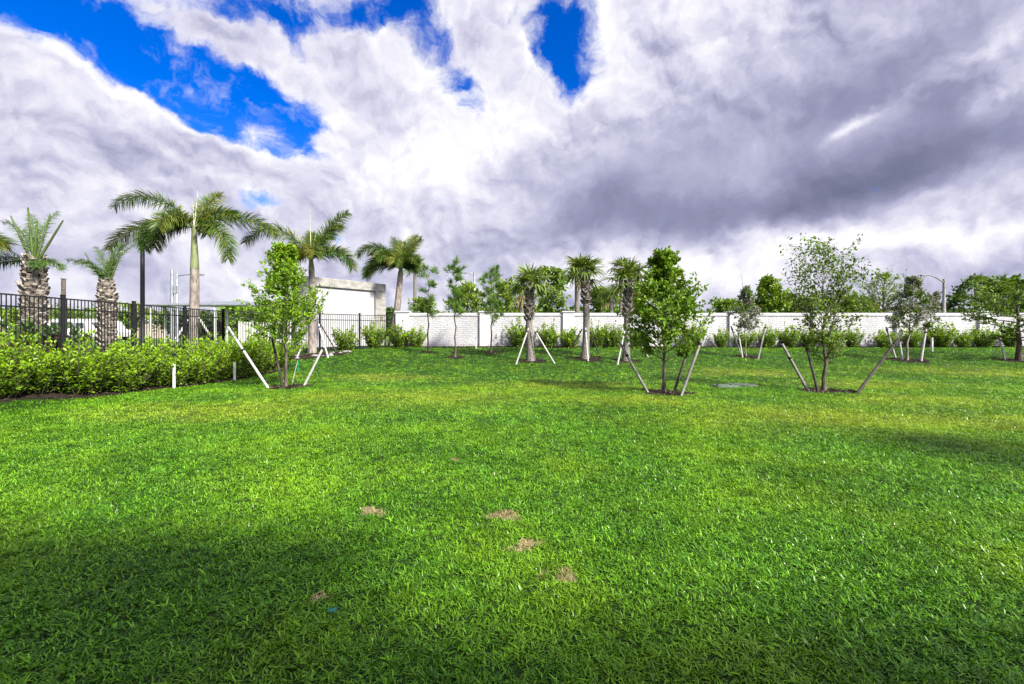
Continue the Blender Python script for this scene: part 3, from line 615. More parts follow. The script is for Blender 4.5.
def boots(mb, c, rad, z0, z1, h, seed, size, out=.55, m=0, dens=1.0):
    """spiral of cut leaf bases round a palm trunk"""
    r = np.random.default_rng(seed); n = int((z1 - z0) / h * 6 * dens)
    for k in range(n):
        z = z0 + (z1 - z0) * (k + .5) / n; az = k * 2.39996 + r.normal(0, .1); rr = np.interp(z, c, rad); s_ = size * r.uniform(.8, 1.2)
        o_ = np.array([math.cos(az), math.sin(az), 0]); t_ = np.array([-math.sin(az), math.cos(az), 0]); u_ = np.array([0, 0, 1.0])
        ou = out * r.uniform(.7, 1.3); p0 = o_ * rr * .88 + u_ * z; d_ = o_ * ou + u_ * .85 + t_ * r.normal(0, .15); d_ /= np.linalg.norm(d_); nn = np.cross(t_, d_)
        w0, w1, th = s_ * .52, s_ * .30, s_ * .16; p1 = p0 + d_ * s_
        v = [p0 - t_ * w0 - nn * th, p0 + t_ * w0 - nn * th, p0 + t_ * w0 + nn * th, p0 - t_ * w0 + nn * th, p1 - t_ * w1 - nn * th * .6, p1 + t_ * w1 - nn * th * .6, p1 + t_ * w1 + nn * th * .6, p1 - t_ * w1 + nn * th * .6]
        mb.add(v, [(0, 3, 2, 1), (4, 5, 6, 7), (0, 1, 5, 4), (1, 2, 6, 5), (2, 3, 7, 6), (3, 0, 4, 7)], m)
def datepalm(px, Y, ytop, label, fronds, spikes, tr, seed):
    base = ground((px - CX) / F * Y, Y); H = P(px, ytop, Y)[2] - base[2]; tr *= .6; root = thing('date_palm', base, label, 'palm tree', 'date palms outside the fence')
    zz = np.linspace(-.1, H, 8); rad = tr * np.array([1.0, .92, .92, .96, 1.0, .98, .8, .45])
    MB().tube(np.column_stack([zz * 0, zz * 0, zz]), rad, 14).build('trunk', M['datetrunk'], root)
    mb = MB(); boots(mb, zz, rad, .3, H - .05, .15, seed, .235, .62, 0, 1.3); mb.build('leaf_bases', M['boot2'], root)
    for i_, (az, el, L, dr, ll) in enumerate(fronds): feather(root, (0, 0, H - .12), R(az), R(el), L, R(dr), ('datefrond',), seed * 70 + i_, 4, 44, ll, .032, .22, stem=.15)
    for i_, (L, lx, ly) in enumerate(spikes):
        d_ = np.array([lx, ly, 1.0]); d_ /= np.linalg.norm(d_); MB().tube([np.array([lx * .15, ly * .15, H - .15]) + d_ * L * q / 4 for q in range(5)], np.linspace(.045, .022, 5), 6).build('cut_stalk', M['petiole'], root)
datepalm(34, 14.6, 258, 'larger pineapple-trunked date palm behind the fence, far left, stubby tied crown', [(178, 18, 1.75, 40, .40), (190, 6, 1.3, 40, .3), (95, 84, 2.1, 45, .30), (140, 82, 2.2, 60, .36), (170, 78, 2.0, 75, .32), (5, 12, .95, 60, .3), (-40, 8, .8, 60, .3)],
         [(1.65, -.45, 0), (1.6, .62, 0), (1.6, .2, .1), (1.75, -.05, -.05), (1.35, .12, -.05)], .40, 41)
datepalm(107, 18.6, 281, 'shorter pineapple-trunked date palm behind the fence, beside the black lamp post', [(150, 76, 2.1, 50, .34), (60, 80, 2.0, 40, .3), (185, 62, 1.9, 70, .36), (100, 82, 2.1, 40, .28), (10, 84, 1.9, 40, .3), (120, 70, 1.8, 60, .3), (250, 70, 1.3, 60, .25)],
         [(1.55, -.62, 0), (1.25, .40, 0), (1.2, .08, .05)], .38, 42)

def fan(parent, base, az, el, pl, fl, droop, m, seed, nseg=26, span=125):
    r = np.random.default_rng(seed); mb = MB(); k = 5; e = el; c = [np.array(base, float)]
    for q in range(k): e -= droop * .35 / k; c.append(c[-1] + pl / k * np.array([math.cos(az) * math.cos(e), math.sin(az) * math.cos(e), math.sin(e)]))
    c = np.array(c); mb.tube(c, np.linspace(.022, .012, k + 1), 5, 0)
    f_ = c[-1] - c[-2]; f_ /= np.linalg.norm(f_); sd = np.array([-math.sin(az), math.cos(az), 0]); nrm = np.cross(f_, sd); nrm *= np.sign(nrm[2] + 1e-6)
    th = np.linspace(-R(span), R(span), nseg) + r.normal(0, .03, nseg)
    d_ = np.cos(th)[:, None] * f_ + np.sin(th)[:, None] * sd + (.45 * np.abs(np.sin(th)) - .12)[:, None] * nrm + r.normal(0, .05, (nseg, 3))
    L = fl * (1 - .35 * (np.abs(th) / R(span)) ** 2) * r.uniform(.85, 1.1, nseg); tn_ = -np.sin(th)[:, None] * f_ + np.cos(th)[:, None] * sd
    mb.strips(np.repeat(c[-1][None], nseg, 0) - f_ * .04, d_, np.cross(d_, tn_), L, .075 * fl / .8, droop * r.uniform(.35, .8, nseg), 1, 4)
    mb.build('fan_leaf', [M['petiole' if m == 'fan' else 'boot'], M[m]], parent)
def sabal(base, px, ycrown, Y, label, tr, seed, fans, bz=(.5, 1.0), group='cabbage palms in front of the wall', dry=2, fl=.86, lean=0, name='cabbage_palm'):
    base = np.array(base); top = P(px, ycrown, Y); h = top - base; H = h[2]; root = thing(name, base, label, 'palm tree', group); r = np.random.default_rng(seed)
    tt = np.linspace(0, 1, 9); c = np.outer(tt, h); c[:, 0] += lean * np.sin(tt * math.pi); c[0, 2] = -.1; rad = tr * (1 + .45 * np.exp(-tt * 12)) * (1 - .12 * tt)
    MB().tube(c, rad, 12).build('trunk', M['sabal'], root)
    if bz:
        mb = MB(); boots(mb, c[:, 2], rad, bz[0] * H, bz[1] * H, .17, seed, .17, .75, 0, 1.1)
        for v, f, m_, s_ in mb.ch: v[:, 0] += np.interp(v[:, 2].mean(), c[:, 2], c[:, 0]); v[:, 1] += np.interp(v[:, 2].mean(), c[:, 2], c[:, 1])
        mb.build('leaf_bases', M['boot'], root)
    for i_ in range(fans):
        az = i_ * 2.39996 + r.normal(0, .25); q = i_ / fans; el = R(88 - 78 * q ** .8) + r.normal(0, .12)
        fan(root, h + np.array([0, 0, -.1 - .15 * q]), az, el, r.uniform(.42, .78) * (1.0 + .15 * q), fl * r.uniform(.95, 1.25), .55 + .5 * q + r.normal(0, .1), 'fan', seed * 60 + i_)
    for i_ in range(dry): fan(root, h + np.array([0, 0, -.35]), r.uniform(0, 6.28), R(-5), .45, fl * .8, 1.1, 'fandry', seed * 60 + 40 + i_)
    return root
for key, px, yc, lab, tr, sd, nf, bz, dry, ln in [('s1', 530, 285, 'shaggy cabbage palm with frayed old leaf bases and two white props', .15, 51, 15, (.52, 1.0), 3, -.06), ('s2', 584, 271, 'tallest cabbage palm, smooth lower trunk, crown above the treetops', .15, 52, 17, (.62, 1.0), 1, .08), ('s3', 628, 281, 'cabbage palm with spread fan leaves just left of the dense conical tree', .14, 53, 15, (.55, 1.0), 1, 0)]:
    sabal(TA[key], px, yc, TA[key][1], lab, tr, sd, nf, bz, dry=dry, lean=ln, fl=.76)
# palms on the far side of the wall
for px, yc, Y, lab, sd, nf, tr in [(521, 292, 33, 'yellowish cabbage palm beyond the wall behind the shaggy palm', 61, 12, .17), (577, 277, 36, 'pale-trunked cabbage palm beyond the wall behind the tallest palm', 62, 13, .2), (611, 297, 34, 'short cabbage palm beyond the wall between two lawn palms', 63, 12, .16),
                               (621, 268, 37, 'slim bare-trunked palm beyond the wall behind the spread fan palm', 64, 11, .17), (415, 267, 42, 'slender round-headed palm far beyond the wall corner', 65, 13, .17), (976, 282, 60, 'dark round-headed palm on the skyline right of the street lamp', 66, 18, .22)]:
    sabal(ground((px - CX) / F * Y, Y), px, yc, Y, lab, tr, sd, nf, None, 'palms beyond the wall', 1, fl=1.0 if Y < 50 else 1.3)

# ---------------- trees beyond the wall and the fence
def far_tree(px, ytop, Y, width_px, label, leaf='far', seed=1, cb=.3, ll=.30, up=.5, prof=egg, flat=1.0, nprim=30, ntw=8, nl=9, bark='thinbark', name='background_tree', tr=.14, group='trees beyond the wall', wr=.55, young=None):
    b = ground((px - CX) / F * Y, Y); H = P(px, ytop + 330 / Y, Y)[2] - b[2]
    make_tree(name, b, H, label, leaf=leaf, tr=tr, cb=cb, W=width_px / F * Y / 2 * .82, prof=prof, nprim=nprim, ntw=ntw, nl=nl, ll=ll, up=up, flat=flat, seed=seed, group=group, wr=wr, wob=.06, young=young, bark=bark)
BT = [(467, 280, 33, 46, 'loose leafy tree beyond the wall between two thin pines', 'far2', .26), (552, 268, 42, 56, 'broad leafy tree beyond the wall between the first two cabbage palms', 'far', .36), (600, 285, 40, 40, 'rounded tree beyond the wall right of the tallest palm', 'far', .34),
      (640, 284, 44, 34, 'tree beyond the wall partly hidden by the dense conical tree', 'far', .36), (768, 271, 33, 50, 'pointed dark tree beyond the wall right of the small grey tree', 'oak', .30), (800, 299, 40, 70, 'low bushy tree beyond the wall behind the airy tree', 'far', .34),
      (505, 283, 48, 50, 'olive green tree beyond the wall behind the bushiest pine', 'far2', .36), (726, 301, 60, 40, 'low rounded tree on the skyline right of the dense conical tree', 'far', .45), (850, 300, 50, 60, 'low broad tree beyond the wall left of the feathery tree', 'far', .4),
      (1002, 285, 42, 66, 'bushy tree beyond the wall behind the spreading dark tree', 'far', .36), (390, 306, 44, 26, 'low bush tree seen between entrance wall and leaning palm', 'fardark', .34), (425, 296, 38, 40, 'thin leafy tree beyond the wall behind the crooked pine', 'far', .26)]
for k, (px, yt, Y_, w, lab, lf, ll) in enumerate(BT):
    far_tree(px, yt, Y_, w, lab, lf, 200 + k, ll=ll, prof=(pyr if px == 768 else egg), young='far2' if lf in ('far', 'oak') else None)
far_tree(884, 266, 32, 92, 'feathery pale green conical tree beyond the wall', 'far2', 230, .15, .22, .55, pyr, nprim=40, ntw=7, nl=6, wr=.3, name='feathery_tree')
far_tree(945, 302, 52, 62, 'flat-topped tree on the skyline behind the street lamp', 'fardark', 231, .55, .4, .35, lambda t: .5 + .5 * t, .25, 24, 10, 10, name='flat_topped_tree')
far_tree(1038, 277, 37, 64, 'tall flat-topped tree whose branch tip enters at the right edge', 'olive', 232, .55, .34, .25, lambda t: .5 + .5 * t, .25, 24, 10, 10, name='flat_topped_tree')
far_tree(936, 286, 46, 14, 'slim grey cypress beside the street lamp pole', 'silver', 233, .1, .22, .9, pyr, 1.0, 30, 6, 8, name='cypress_tree')
for k, (px, yt, Y_, w, lab, lf) in enumerate([(176, 313, 44, 46, 'dark rounded tree behind the tall feather palm', 'fardark'), (212, 317, 42, 36, 'dark low tree between palm and shelter post', 'fardark'), (238, 305, 42, 56, 'bright green rounded tree behind the slender hedge-end tree', 'fresh'),
        (274, 300, 45, 50, 'mid green tree hidden behind the slender hedge-end tree', 'far'), (128, 310, 52, 34, 'green tree seen through the fence left of the black lamp post', 'far'), (20, 316, 56, 60, 'olive tree seen through the fence at the far left', 'far2'), (72, 314, 64, 60, 'green tree seen through the fence between the date palms', 'far')]):
    far_tree(px, yt, Y_, w, lab, lf, 250 + k, ll=.32, cb=.12, group='trees beyond the fence', nprim=32, ntw=8, nl=9)
# the far wood: one mass of crowns along the skyline
mb = MB(); r = np.random.default_rng(5)
for k in range(190):
    a = R(-62 + 124 * (k + r.uniform(0, 1)) / 190); D = r.uniform(95, 150); x, y = D * math.tan(a) * .9, D; 
    h = r.uniform(4.8, 8.6) * (.85 if x < 0 else .9); w = r.uniform(3, 5.5); n = 190
    v = r.normal(0, 1, (n, 3)); v /= np.linalg.norm(v, axis=1)[:, None]; v *= r.uniform(.55, 1.0, (n, 1)) ** .4
    p = v * (w, w, h * .48) + (x, y, h * .5 + .6); mb.leaves(p, v + r.normal(0, .5, (n, 3)), r.uniform(.9, 1.7, n), .7, int(r.integers(0, 3)))
tag(mb.build('woods', [M['far'], M['fardark'], M['far2']]), 'distant band of woodland along the horizon beyond wall and fence', 'wood', None, 'stuff')

# ---------------- shrubs
def shrub_mesh(seed, H, Rw, shoots, per, ll, leaf, young):
    r = np.random.default_rng(seed); lb, tb = MB(), MB()
    for k in range(shoots):
        az = k * 2.39996; q = math.sqrt((k + .5) / shoots); b_ = np.array([math.cos(az), math.sin(az), 0]) * q * Rw * .45
        d_ = np.array([math.cos(az) * q * .75, math.sin(az) * q * .75, 1.0]) + r.normal(0, .12, 3); L = H * r.uniform(.55, 1.05) * (1.05 - .3 * q)
        c = curve(b_ - np.array([0, 0, .03]), d_, L, 5, .15, .07, r); tb.tube(c, np.linspace(.011, .004, 6), 4, cap=False)
        s_ = np.sort(r.uniform(.06, 1.02, per)); p = np.column_stack([np.interp(s_ * 5, range(6), c[:, i_]) for i_ in range(3)])
        a2 = r.uniform(0, 6.283, per); ld = np.column_stack([np.cos(a2), np.sin(a2), .25 + 1.1 * s_ ** 2 + r.normal(0, .3, per)]); p = p + ld * .02
        yg = s_ > r.uniform(.70, .85)
        for sel, m_ in ((~yg, 0), (yg, 1)): lb.leaves(p[sel], ld[sel], ll * r.uniform(.7, 1.2, sel.sum()) * (1 if m_ == 0 else .9), .58, m_, r=r, droop=.1)
    return lb.mesh('foliage', [M[leaf], M[young]]), tb.mesh('stem', M['thinbark'])
def shrub(meshes, loc, rz, sc, label, cat, group):
    root = thing('shrub', loc, label, cat, group, rz); root.scale = sc
    for nm, me_ in zip(('foliage', 'stem'), meshes):
        o = bpy.data.objects.new(nm, me_); COL.objects.link(o); o.parent = root
    return root
HM = [shrub_mesh(300 + k, 1.5, .76, 74, 44, .096, 'hedge', 'young') for k in range(4)]
ords = ['first', 'second', 'third', 'fourth', 'fifth', 'sixth', 'seventh', 'eighth', 'ninth', 'tenth', 'eleventh', 'twelfth', 'thirteenth', 'fourteenth']
hy = np.linspace(8.6, 17.1, 13)
for k, y in enumerate(hy):
    x = float(hedge_x(y)) - .56 + .12 * math.sin(k * 2.1); hs = [.88, .95, .86, .97, .90, 1.0, .92, .97, 1.06, .98, 1.12, 1.02, 1.08][k]
    lab = f'bushy bright green hedge shrub before the black fence, {ords[k]} from the left end' if k < 12 else 'last hedge shrub, at the far end beside the slender tree'
    shrub(HM[k % 4], ground(x, y) + np.array([0, 0, -.02]), k * 1.9, (1.12 - .25 * (k % 3) * .5, 1.0, hs), lab, 'hedge shrub', 'hedge shrubs along the black fence')
WM = [shrub_mesh(320 + k, 1.32, .56, 44, 30, .13, 'wallshrub', 'wallyoung') for k in range(3)]
WS = [(346, 23.0, 1.15, 'compact green shrub before the fence, left of the two by the entrance wall'), (374, 24.2, 1.2, 'green shrub before the fence post under the concrete frame corner'), (399, 24.4, 1.05, 'green shrub at the foot of the end pillar of the white wall'), (416, 24.45, 1.1, 'green shrub right of the end pillar, left of the crooked pine'),
      (520, 24.45, 1.25, 'rounded shrub against the wall directly left of the shaggy palm trunk'), (549, 24.45, 1.1, 'upright shrub against the wall right of the shaggy palm'), (570, 24.4, 1.1, 'upright shrub in front of the capped wall pilaster'), (597, 24.45, 1.1, 'shrub against the wall just right of the tallest palm trunk'), (613, 24.45, 1.05, 'shrub against the wall just left of the spread fan palm'),
      (641, 24.45, 1.0, 'shrub against the wall glimpsed right of the spread fan palm trunk'), (694, 24.4, 1.15, 'rounded shrub against the wall right of the dense conical tree'), (721, 24.45, .85, 'low loose shrub against the wall left of the small grey tree'), (744, 24.45, .95, 'shrub against the wall behind the small grey tree'), (768, 24.45, 1.0, 'shrub against the wall just right of the small grey tree'),
      (789, 24.45, 1.0, 'leafy shrub against the wall left of the airy tree'), (809, 24.45, 1.05, 'shrub against the wall behind the airy tree poles'), (832, 24.45, .95, 'shrub against the wall right behind the airy tree trunk'), (852, 24.45, .9, 'pale shrub against the wall right of the airy tree'), (885, 24.45, .95, 'shrub against the wall left of the larger grey tree'),
      (912, 24.45, 1.0, 'shrub against the wall behind the larger grey tree'), (940, 24.45, 1.15, 'tall yellowish shrub against the wall under the street lamp'), (963, 24.45, .9, 'low round shrub against the wall left of the spreading tree'), (985, 24.45, 1.0, 'shrub against the wall beneath the spreading tree branches'), (1010, 24.45, .9, 'shrub against the wall behind the dark trunk at the right edge')]
for k, (px, y, s_, lab) in enumerate(WS):
    shrub(WM[k % 3], ground((px - CX) / F * y, y), k * 2.3, (s_ * (.72 if k % 2 else .86), s_ * .8, s_ * (1.04 if k % 3 else .92)), lab, 'shrub', 'shrubs along the foot of the wall and corner fence')
# purplish low plants inside the fence at the far left
M['purple'] = leafmat('dark_red_leaf', (.035, .018, .018), (.10, .05, .04), .2)
PM = shrub_mesh(340, 1.1, .5, 26, 20, .2, 'purple', 'fardark')
for k, (px, Y_, lab) in enumerate([(15, 13.2, 'dark reddish plant behind the fence at the far left'), (48, 13.6, 'dark reddish plant behind the fence between the date palms')]):
    shrub(PM, ground((px - CX) / F * Y_, Y_), k, (1.2, 1.2, 1.35), lab, 'plant', 'dark reddish plants behind the fence')

# ------------------------------------------------------------------ poles that prop the trees
def stake(b, t, m, label, rad=.038, band=None, group='poles propping the trees', name='support_pole'):
    rad *= .84; b = np.array(b, float); t = np.array(t, float); d = t - b; L = np.linalg.norm(d); d /= L
    root = thing(name, b, label, 'support pole', group)
    pts_ = [(-d * .12) + d * (L + .12) * q / 4 for q in range(5)]
    MB().tube(pts_, np.linspace(rad, rad * .92, 5), 9).build('pole', M[m], root)
    if band:
        p = d * L * band; MB().tube([p - d * .03, p + d * .03], [rad * 1.2, rad * 1.2], 10).build('strap', M['strap'], root)
def stk(bp, tp, m, label, dy=0.0, rad=.038, band=None, Y=None):
    band = band or .9
    b = gp(*bp) if Y is None else P(bp[0], bp[1], Y); t = P(tp[0], tp[1], b[1] + dy); stake(b, t, m, label, rad, band)
stk((268, 388), (228, 327), 'white', 'long white pole slanting left off the slender hedge-end tree', .1, .045, .62)
stk((283, 387), (272, 338), 'darkwood', 'dark pole close to the trunk of the slender hedge-end tree', .3, .04, .7)
stk((304, 386), (325, 344), 'white', 'white pole slanting right off the slender hedge-end tree', .1, .04)
stk((648, 393), (620, 343), 'greywood', 'grey pole slanting left off the dense conical tree', .1, .04, .75)
stk((673, 395), (691, 341), 'darkwood', 'dark brown pole right of the dense conical tree trunk', .4, .038, .8)
stk((681, 396), (702, 338), 'greywood', 'pale grey pole slanting right off the dense conical tree', .1, .04)
stk((808, 391), (782, 344), 'greywood', 'pale grey pole slanting left off the airy tree', .1, .045, .7)
stk((818, 392), (806, 345), 'darkwood', 'near black pole just left of the airy tree trunk', .3, .04)
stk((858, 392), (899, 338), 'darkwood', 'dark weathered pole slanting far right off the airy tree', .2, .045, .9)
stk((516, 364.5), (528.5, 328), 'white', 'white prop leaning on the left of the shaggy palm', .45, .04)
stk((554.5, 363.5), (534, 329), 'white', 'white prop leaning on the right of the shaggy palm', .4, .04)
stk((588, 361.5), (585.5, 328), 'white', 'white prop standing in front of the tallest palm trunk', .45, .045)
stk((567, 355), (582, 329), 'darkwood', 'dark prop leaning on the left of the tallest palm', -.4, .035)
stk((599, 354), (589, 330), 'darkwood', 'dark prop leaning on the right of the tallest palm', -.4, .035)
stk((617.5, 365), (624.5, 331), 'white', 'white prop leaning on the left of the spread fan palm', .45, .045)
stk((648, 357), (633, 331), 'white', 'thin white prop on the right of the spread fan palm', -.2, .03)
stk((741.5, 357), (731, 326), 'greywood', 'pole slanting left off the small grey tree', .1, .045)
stk((742.5, 357.5), (738, 331), 'white', 'short white pole close to the small grey tree trunk', .2, .04)
stk((758, 359), (766, 324), 'greywood', 'pole slanting right off the small grey tree', .1, .045)
stk((895.5, 358), (886, 327), 'white', 'white pole slanting left off the larger grey tree', .1, .045)
stk((902.5, 360), (899, 338), 'white', 'white pole close to the larger grey tree trunk', .2, .045)
stk((921, 361.5), (926, 329), 'white', 'white pole slanting right off the larger grey tree', .1, .05)
stk((1005, 360), (1000, 338), 'white', 'pale pole beneath the spreading tree at the right edge', .1, .045)
stk((297, 357.5), (305, 338), 'white', 'short white prop on the left of the fence corner palm', .3, .045)
stk((328, 357.5), (318.5, 324), 'white', 'tall white prop leaning on the right of the fence corner palm', .3, .05)
stk((336, 351), (321, 325), 'darkwood', 'dark prop leaning on the right of the fence corner palm', -.3, .04)
stk((388, 347), (398, 322), 'darkwood', 'dark prop leaning on the palm behind the end pillar', .3, .05, None, 26.8)
stk((177, 337), (188, 320), 'white', 'white prop on the left of the tall feather palm', .5, .06, None, 19.6)
stk((209, 334), (199, 318), 'white', 'white prop on the right of the tall feather palm', .5, .06, None, 19.8)
stk((12, 334), (-4, 314), 'white', 'white prop slanting left of the larger date palm', .3, .05, None, 13.8)
stk((61, 338), (46, 322), 'white', 'white prop on the right of the larger date palm', .3, .05, None, 14.0)
# dead spike on the small grey tree
sp = TA['silver']; o_ = [o for o in bpy.data.objects if o.name == 'silver_tree'][0]
MB().tube([(-.05, 0, 2.4), (-.12, 0, 3.0), (-.20, 0, 3.72)], [.018, .012, .005], 5).build('bare_spike', M['bark'], o_)

# ------------------------------------------------------------------ small posts and lids in the grass
def marker(px, py, top, label, rad=.028, m='vinyl'):
    b = gp(px, py); h = (py - top) / F * b[1]; root = thing('marker_post', b, label, 'marker post', 'white marker posts')
    MB().box((-rad, -rad, -.1), (rad, rad, h), bev=.006).build('post', M[m], root); MB().box((-rad - .006, -rad - .006, h - .002), (rad + .006, rad + .006, h + .02), bev=.006).build('cap', M[m], root)
marker(174, 388.5, 365, 'short white marker post in the grass in front of the hedge middle'); marker(234.5, 381, 363, 'short white marker post at the far end of the hedge')
marker(476, 348.5, 337, 'small white marker post at the wall between two pines'); marker(932, 351.5, 338, 'white marker post at the wall right of the larger grey tree', .04)
rb = gp(292, 383); root = thing('flagged_stick', rb, 'thin stick with green ribbon leaning beside the slender tree trunk', 'stick')
MB().tube([(0, 0, -.05), (.06, .05, .32), (.12, .1, .66)], [.012, .011, .01], 6).build('stick', M['white'], root)
q = np.array([(.10, .085, .62), (.17, .06, .63), (.165, .05, .50), (.18, .06, .36), (.13, .075, .34), (.115, .085, .48)]); MB().add(np.vstack([q, q + (0, .012, 0)]), [(0, 1, 2, 5), (5, 2, 3, 4), (7, 6, 11, 8), (8, 11, 10, 9), (0, 6, 7, 1), (1, 7, 8, 2), (2, 8, 9, 3), (3, 9, 10, 4), (4, 10, 11, 5), (5, 11, 6, 0)]).build('ribbon', M['green_ribbon'], root)
def lid(px, py, w, dpt, m, label, rz):
    b = gp(px, py); root = thing('valve_box', b, label, 'valve box', 'utility lids in the grass', rz)
    MB().box((-w / 2, -dpt / 2, -.1), (w / 2, dpt / 2, .045), bev=.015).build('rim', M[m], root)
    l_ = MB().box((-w / 2 + .035, -dpt / 2 + .035, .046), (w / 2 - .035, dpt / 2 - .035, .06), bev=.008).build('lid', M[m], root)
    for sx_ in (-1, 1): MB().tube([(sx_ * w * .32, -.05, .059), (sx_ * w * .32, 0, .072), (sx_ * w * .32, .05, .059)], [.012, .012, .012], 6).build('handle', M['strap'], l_)
lid(724, 387, .62, .42, 'lidgreen', 'darker green plastic utility lid lying in the grass, nearer one', .12); lid(742, 386, .72, .45, 'lidgrey', 'pale green plastic utility lid lying in the grass, farther one', -.2)
b = gp(331, 619); tp_ = MB(); q = .65 * np.array([(-.035, 0, .05), (.0, -.02, .062), (.04, .0, .055), (.035, .04, .07), (0, .03, .06), (-.03, .035, .065)])
tp_.add(np.vstack([q, q - (0, 0, .004)]), [(0, 1, 4, 5), (1, 2, 3, 4), (6, 11, 10, 7), (7, 10, 9, 8), (0, 6, 7, 1), (1, 7, 8, 2), (2, 8, 9, 3), (3, 9, 10, 4), (4, 10, 11, 5), (5, 11, 6, 0)])
tag(tp_.build('plastic_scrap', M['teal'], None, b), 'small crumpled teal plastic scrap in the shaded near grass', 'litter')

# ------------------------------------------------------------------ lamps, poles, far buildings
def lamp(px, ytop, Y, arm_px, label, m='galv', rad=.09, side=-1, drop=0, rise=.35):
    b = ground((px - CX) / F * Y, Y); H = P(px, ytop, Y)[2] - b[2]; A_ = arm_px / F * Y; root = thing('street_lamp', b, label, 'street lamp', 'street lamps')
    MB().tube([(0, 0, -.1), (0, 0, .3), (0, 0, .32), (0, 0, H)], [rad * 1.6, rad * 1.6, rad, rad * .75], 12).build('pole', M[m], root)
    c = [np.array([side * A_ * q, 0, H - .35 + rise * math.sin(q * math.pi * .55) - .05 * q]) for q in np.linspace(0, 1, 8)]; MB().tube(c, np.linspace(min(.06, rad * .5), .04, 8), 8).build('arm', M[m], root)
    e = c[-1]; hd = MB().box((e[0] - .42 if side < 0 else e[0] - .1, -.14, e[2] - .09), (e[0] + .1 if side < 0 else e[0] + .42, .14, e[2] + .05), bev=.035).build('lamp_head', M[m], root)
    x0 = e[0] - .36 if side < 0 else e[0]; MB().box((x0, -.1, e[2] - .115), (x0 + .34, .1, e[2] - .088), bev=.01).build('lens', M['lens'], hd)
lamp(944, 279, 42, 19, 'grey street lamp with curved arm beyond the right part of the wall', 'greywood', .15, -1, rise=.75)
lamp(474.5, 272, 46, 9, 'street lamp with short curved arm beyond the wall between two thin pines', 'galv', .13, -1)
lamp(177, 272, 40, 22, 'slim grey lamp with long arm behind the tall feather palm', 'galv', .11, 1, rise=.2)
Y_ = 22.0; b = ground((142.5 - CX) / F * Y_, Y_); H = P(142, 243, Y_)[2] - b[2]; root = thing('lamp_post', b, 'thick black lamp post behind the fence, head hidden in the palm fronds', 'lamp post')
MB().tube([(0, 0, -.1), (0, 0, .4), (0, 0, .43), (0, 0, H)], [.15, .15, .10, .088], 14).build('pole', M['black'], root)
MB().box((-.17, -.12, H - .002), (.17, .12, H + .08), bev=.03).build('lamp_head', M['black'], root)
Y_ = 38; b = ground((172 - CX) / F * Y_, Y_); H = P(172, 270, Y_)[2] - b[2]; root = thing('utility_pole', b, 'pale steel mast with cable box next to the slim grey lamp', 'pole')
MB().tube([(0, 0, -.1), (0, 0, H * .5), (0, 0, H)], [.17, .15, .12], 12).build('pole', M['galv'], root); MB().box((.12, -.14, H - 2.0), (.36, .14, H - 1.3), bev=.02).build('cable_box', M['galv'], root)
MB().box((.12, -.12, H - 3.4), (.34, .12, H - 2.7), bev=.02).build('cable_box', M['galv'], root)
Y_ = 42; b = ground((63.5 - CX) / F * Y_, Y_); H = P(63, 279, Y_)[2] - b[2]; root = thing('utility_pole', b, 'brown wooden utility pole behind the fence between the date palms', 'pole')
MB().tube([(0, 0, -.1), (0, 0, H)], [.2, .16], 10).build('pole', M['thinbark'], root); MB().box((-.2, -.2, H - .003), (.2, .2, H + .05), bev=.02).build('cap', M['galv'], root)
# flat shelter roof on pale posts
Y_ = 34; x0, x1 = P(152, 0, Y_)[0], P(258, 0, Y_)[0]; zr = P(0, 306, Y_)[2]; g0 = float(gz(0, Y_)); root = thing('shelter', ((x0 + x1) / 2, Y_, g0), 'pale low-pitched shelter roof on white posts behind the fence corner', 'shelter'); w = (x1 - x0) / 2; h = zr - g0
rp = [(-w, -.9, h), (w, -.9, h), (w, .9, h), (-w, .9, h), (-w, -.9, h + .07), (w, -.9, h + .07), (w, .9, h + .07), (-w, .9, h + .07), (w * .45, 0, h + .36), (w * .78, 0, h + .36)]
MB().add(rp, [(0, 3, 2, 1), (0, 1, 5, 4), (2, 3, 7, 6), (4, 5, 9, 8), (6, 7, 8, 9)]).add(rp, [(4, 8, 7), (5, 6, 9)]).add(rp, [(1, 2, 6, 5), (3, 0, 4, 7)]).build('roof', M['galv'], root)
for px in (158, 221):
    for yy in (-.7, .7): MB().box((P(px, 0, Y_)[0] - (x0 + x1) / 2 - .07, yy - .07, -.1), (P(px, 0, Y_)[0] - (x0 + x1) / 2 + .07, yy + .07, h + .002), bev=.01).build('post', M['vinyl'], root)
# white slatted fence beyond the corner
Y_ = 30; x0, x1 = P(240, 0, Y_)[0], P(298, 0, Y_)[0]; g0 = float(gz(0, Y_)); root = thing('white_fence', (x0, Y_, g0), 'white board fence glimpsed behind the slender hedge-end tree', 'fence'); h = P(0, 322, Y_)[2] - g0; n = 14; w = (x1 - x0) / n
for k in range(0, n + 1, 3): MB().box((k * w - .08, -.06, -.1), (k * w + .08, .10, h + .08), bev=.01).build('post', M['vinyl'], root)
mb = MB()
for z in (.25, h - .2): mb.box((0, 0, z - .06), (x1 - x0, .03, z + .06))
for k in range(int((x1 - x0) / .2)): mb.box((k * .2 + .02, -.032, .06), (k * .2 + .17, -.002, h))
mb.build('board_panel', M['vinyl'], root)
